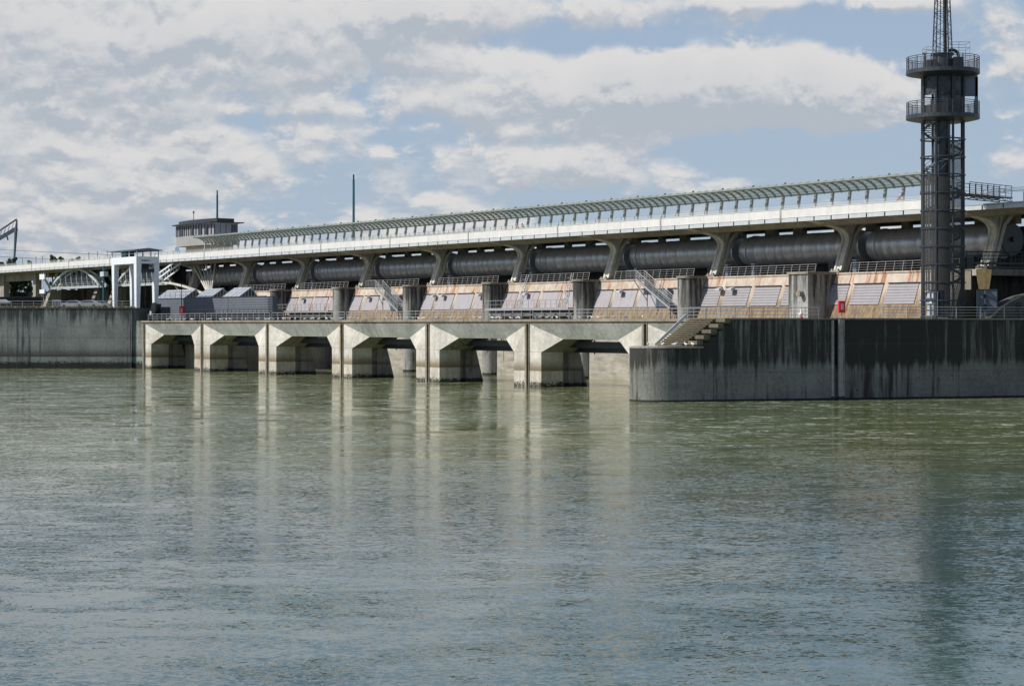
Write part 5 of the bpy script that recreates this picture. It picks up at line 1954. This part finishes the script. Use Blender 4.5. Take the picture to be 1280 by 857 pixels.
def tree(px, ytop, d, wpx, zb, label, mat='leaf', seed=0, nl=2600):
    rn = random.Random(seed)
    x = (px - 640) / FPX * d
    H = Zof(ytop - 2.5, d) - zb
    rw_ = wpx / FPX * d / 2
    t = thing('tree', label, 'tree', (x, d, zb), 0, 'trees beyond the bridge')
    m_ = MB()
    m_.tube((0, 0, 0), (0, 0, H * 0.45), H * 0.03 + 0.1, 8, H * 0.02)
    for i in range(6):
        a = rn.random() * 6.28
        m_.tube((0, 0, H * (0.3 + 0.04 * i)), (rw_ * 0.6 * math.cos(a), rw_ * 0.6 * math.sin(a), H * (0.55 + 0.06 * i)), 0.14, 5, 0.05)
    m_.build('trunk', M['bark'], t)
    cs = []
    for i in range(26):
        a = rn.random() * 6.28; rr = rw_ * math.sqrt(rn.random()) * 0.75
        zc = H * rn.uniform(0.42, 0.97)
        k = 1 - max(0, (zc / H - 0.6)) * 0.9
        cs.append((rr * math.cos(a) * k, rr * math.sin(a) * k, zc, rw_ * rn.uniform(0.22, 0.42)))
    m_ = MB()
    for i in range(nl):
        c = cs[rn.randrange(len(cs))]
        v = Vector((rn.gauss(0, 1), rn.gauss(0, 1), rn.gauss(0, 1))).normalized() * (rn.random() ** 0.4) * c[3]
        p = Vector((c[0], c[1], c[2])) + v
        if p.z > H: p.z = H - rn.random()
        s = rn.uniform(0.12, 0.32)
        u = Vector((rn.gauss(0, 1), rn.gauss(0, 1), rn.gauss(0, 1))).normalized()
        w_ = u.orthogonal().normalized()
        m_.add([p - u * s, p + w_ * s * 0.6, p + u * s, p - w_ * s * 0.6], [(0, 1, 2, 3)])
    m_.build('crown', M[mat], t)


TR = [(15, 321, 560, 17, 'bushy green tree top above the parapet below the crane', 'leaf'), (2, 325, 575, 12, 'small green tree top at the very left edge', 'leaf'),
      (67, 319.5, 640, 14, 'round green tree top, leftmost of the pair above the bridge', 'leaf'), (78, 320, 650, 13, 'round green tree top, right of the pair above the bridge', 'leaf'),
      (90, 321.5, 655, 14, 'low pale tree top right of the round pair', 'leaf'), (98, 322, 660, 10, 'thin tree top right of the low pale one', 'leaf'),
      (36, 327, 600, 12, 'small olive tree top left of the round pair', 'leaf'),
      (20, 346, 500, 26, 'dark tree standing in the shade under the approach beam', 'leafdark'), (34, 350, 505, 18, 'dark bushy tree right of it under the approach beam', 'leafdark'),
      (96, 366, 498, 26, 'low dark bush seen below the arch gate', 'leafdark'), (130, 366, 500, 26, 'dark bush seen behind the teal post', 'leafdark'), (190, 362, 505, 30, 'dark bush seen through the gantry', 'leafdark')]
for i, (px, yt, d, wd, lab, mt) in enumerate(TR):
    tree(px, yt, d, wd, 9.0 if d > 619 else 10.2, lab, mt, 100 + i)

# small lamp poles along the deck at left
for i, px in enumerate((12, 28, 45, 53, 111, 122, 134)):
    t = dam_thing('deck_lamp', 'thin lamp pole on the left bridge parapet, %s from the left edge' % ordn[i], 'lamp post', A_of(px, 170), 170, 20.42, 'thin poles on the left bridge deck')
    MB().tube((0, 0, 0), (0, 0, 3.6), 0.06, 6).build('pole', M['dsteel'], t)
    MB().box(-0.3, 0.3, -0.06, 0.06, 3.55, 3.65).build('lamp_head', M['dsteel'], t)

# ------------------------------------------------------------------ people
def person(loc, rz, joints, edges, radii, label, top, leg, split=None, seatz=None):
    """skinned figure: clothing shells are children over one continuous body"""
    me = bpy.data.meshes.new('person')
    me.from_pydata(joints, edges, [])
    o = bpy.data.objects.new('person', me)
    COL.objects.link(o)
    o.location = loc; o.rotation_euler = (0, 0, rz)
    sk = o.modifiers.new('skin', 'SKIN')
    for i, r_ in enumerate(radii):
        me.skin_vertices[0].data[i].radius = (r_, r_)
    me.skin_vertices[0].data[0].use_root = True
    sb = o.modifiers.new('sub', 'SUBSURF'); sb.levels = 1; sb.render_levels = 1
    for m_ in (top, leg):
        me.materials.append(M[m_])
    tag(o, label, 'person')
    return o


# cyclist leaning forward (local +x is forward)
cyc = [(0, 0, 0.95), (0.12, 0, 1.12), (0.28, 0, 1.32), (0.40, 0, 1.42), (0.50, 0, 1.50), (0.56, 0, 1.62),
       (0.38, 0.19, 1.38), (0.50, 0.22, 1.15), (0.66, 0.2, 1.02), (0.38, -0.19, 1.38), (0.50, -0.22, 1.15), (0.66, -0.2, 1.02),
       (0.02, 0.11, 0.90), (0.38, 0.12, 0.75), (0.22, 0.12, 0.32), (0.36, 0.12, 0.28), (0.02, -0.11, 0.90), (0.30, -0.12, 0.55), (0.08, -0.12, 0.14), (0.22, -0.12, 0.10)]
ce = [(0, 1), (1, 2), (2, 3), (3, 4), (4, 5), (3, 6), (6, 7), (7, 8), (3, 9), (9, 10), (10, 11), (0, 12), (12, 13), (13, 14), (14, 15), (0, 16), (16, 17), (17, 18), (18, 19)]
cr = [0.15, 0.15, 0.17, 0.12, 0.06, 0.055, 0.07, 0.05, 0.04, 0.07, 0.05, 0.04, 0.10, 0.075, 0.05, 0.04, 0.10, 0.075, 0.05, 0.04]


def head(o, c, helmet='white'):
    m_ = MB()
    m_.lathe([(0, -0.13), (0.05, -0.12), (0.078, -0.06), (0.092, 0.01), (0.088, 0.07), (0.055, 0.12), (0, 0.135)], n=14)
    m_.v = [(v[0] + c[0], v[1] + c[1], v[2] + c[2]) for v in m_.v]
    # nose
    m_.add([(c[0] + 0.085, c[1] - 0.015, c[2] + 0.02), (c[0] + 0.085, c[1] + 0.015, c[2] + 0.02), (c[0] + 0.115, c[1], c[2] - 0.02)], [(0, 1, 2)])
    m_.build('head', M['skin'], o)
    m_ = MB()
    m_.lathe([(0.11, 0.02), (0.11, 0.07), (0.07, 0.15), (0, 0.165)], n=14)
    m_.v = [(v[0] + c[0] - 0.01, v[1] + c[1], v[2] + c[2]) for v in m_.v]
    m_.build('helmet' if helmet != 'cloth_dark' else 'hair', M[helmet], o)


def bicycle(loc, rz, label):
    t = thing('bicycle', label, 'bicycle', loc, rz, 'bicycles')
    for x in (-0.35, 0.72):
        m_ = MB()
        n = 20
        for i in range(n):
            a0 = 2 * math.pi * i / n; a1 = 2 * math.pi * (i + 1) / n
            m_.tube((x + 0.34 * math.cos(a0), 0, 0.34 + 0.34 * math.sin(a0)), (x + 0.34 * math.cos(a1), 0, 0.34 + 0.34 * math.sin(a1)), 0.018, 4)
        for i in range(8):
            a0 = 2 * math.pi * i / 8
            m_.tube((x, 0, 0.34), (x + 0.33 * math.cos(a0), 0, 0.34 + 0.33 * math.sin(a0)), 0.004, 3)
        m_.build('wheel', M['black'], t)
    m_ = MB()
    for p, q in (((-0.35, 0, .34), (0.1, 0, .32)), ((-0.35, 0, .34), (-0.05, 0, .80)), ((0.1, 0, .32), (-0.08, 0, .88)), ((-0.05, 0, .78), (0.52, 0, .82)), ((0.1, 0, .32), (0.52, 0, .74)), ((0.52, 0, .95), (0.72, 0, .34))):
        m_.tube(p, q, 0.02, 6)
    m_.build('frame', M['teal'], t)
    MB().path([(0.66, -0.22, 1.0), (0.55, 0, 0.97), (0.66, 0.22, 1.0)], 0.015, 5).build('handlebar', M['black'], t)
    MB().box(-0.2, 0.06, -0.06, 0.06, 0.86, 0.91).build('saddle', M['black'], t)


for i, (px, bq, lab) in enumerate(((1121, 160.6, 'person in a red jacket riding a bicycle on the deck near the tower'),
                                   (648.5, 160.8, 'person in red seen small on the deck near the picture middle'),
                                   (655.5, 161.2, 'person in dark clothes just right of the small red one on the deck'))):
    a = A_of(px, bq)
    base = W(a, bq, 20.44)
    o = person(base + Vector((0, 0, 0.32)), ROT_DAM if i == 0 else ROT_DAM + math.pi, cyc, ce, cr, lab, 'cloth_dark' if i == 2 else 'cloth_red', 'cloth_dark')
    head(o, (0.58, 0, 1.66), 'white' if i != 2 else 'cloth_dark')
    bicycle(base, ROT_DAM if i == 0 else ROT_DAM + math.pi, ('bicycle ridden by the red person near the tower', 'bicycle under the small red person on the deck', 'bicycle under the person in dark clothes on the deck')[i])
    # the figure sits on the saddle
    o.location = base + Vector((0, 0, 0.05))

# ------------------------------------------------------------------ gulls along the coping
def gull_tree():
    t = thing('gull', 'white gull resting in the long row on the coping of the low weir bridge', 'bird', (0, 0, 0), 0, 'gulls resting on the weir bridge')
    m_ = MB()
    prof = [(-0.26, 0.005), (-0.2, 0.04), (-0.1, 0.085), (0.02, 0.105), (0.12, 0.09), (0.18, 0.06), (0.215, 0.05), (0.25, 0.055), (0.285, 0.045), (0.31, 0.018), (0.36, 0.004)]
    zc = [0.20, 0.20, 0.20, 0.20, 0.22, 0.27, 0.31, 0.335, 0.335, 0.33, 0.325]
    n = 8
    vs = []
    for (x, r_), z in zip(prof, zc):
        for i in range(n):
            a = 2 * math.pi * i / n
            vs.append((x, r_ * math.cos(a), z + r_ * math.sin(a)))
    fs = [(j * n + i, j * n + (i + 1) % n, (j + 1) * n + (i + 1) % n, (j + 1) * n + i) for j in range(len(prof) - 1) for i in range(n)]
    m_.add(vs, fs, True)
    for y in (-0.03, 0.03):
        m_.tube((0.03, y, 0), (0.02, y, 0.13), 0.008, 4)
    m_.build('body', M['gull'], t)
    for s in (-1, 1):
        w_ = MB()
        w_.add([(0.12, s * 0.088, 0.25), (-0.02, s * 0.112, 0.26), (-0.34, s * 0.03, 0.215), (-0.2, s * 0.085, 0.16), (0.02, s * 0.11, 0.16)], [(0, 1, 2, 3, 4)])
        w_.build('wing', M['gullwing'], t)
    return t


gproto = gull_tree()
rg_ = random.Random(11)
first = True
cnt = 0
xx = A_of(207, B0)
xe = A_of(786, B0)
spots = []
while xx < xe:
    xx += abs(rg_.gauss(0.95, 0.6)) + 0.34
    if rg_.random() < 0.08: xx += 2.0
    spots.append((xx, B0 - 0.1 + rg_.random() * 0.5))
for (a, b) in spots[:150]:
    o = gproto if first else copy_tree(gproto)
    first = False
    s = rg_.uniform(0.85, 1.1)
    o.scale = (s, s, s)
    o.location = W(a, b, 8.2)
    o.rotation_euler = (0, 0, rg_.random() * 6.28)
for i, (u, v) in enumerate(((1.2, 2.0), (2.4, 1.2), (3.5, 0.8), (4.6, 0.5), (5.3, 0.4))):
    o = copy_tree(gproto)
    o.location = WW(u, v, 5.42)
    o.rotation_euler = (0, 0, rg_.random() * 6.28)
    o['label'] = 'white gull standing on the low landing of the river wall nose'
    o['group'] = 'gulls on the landing'
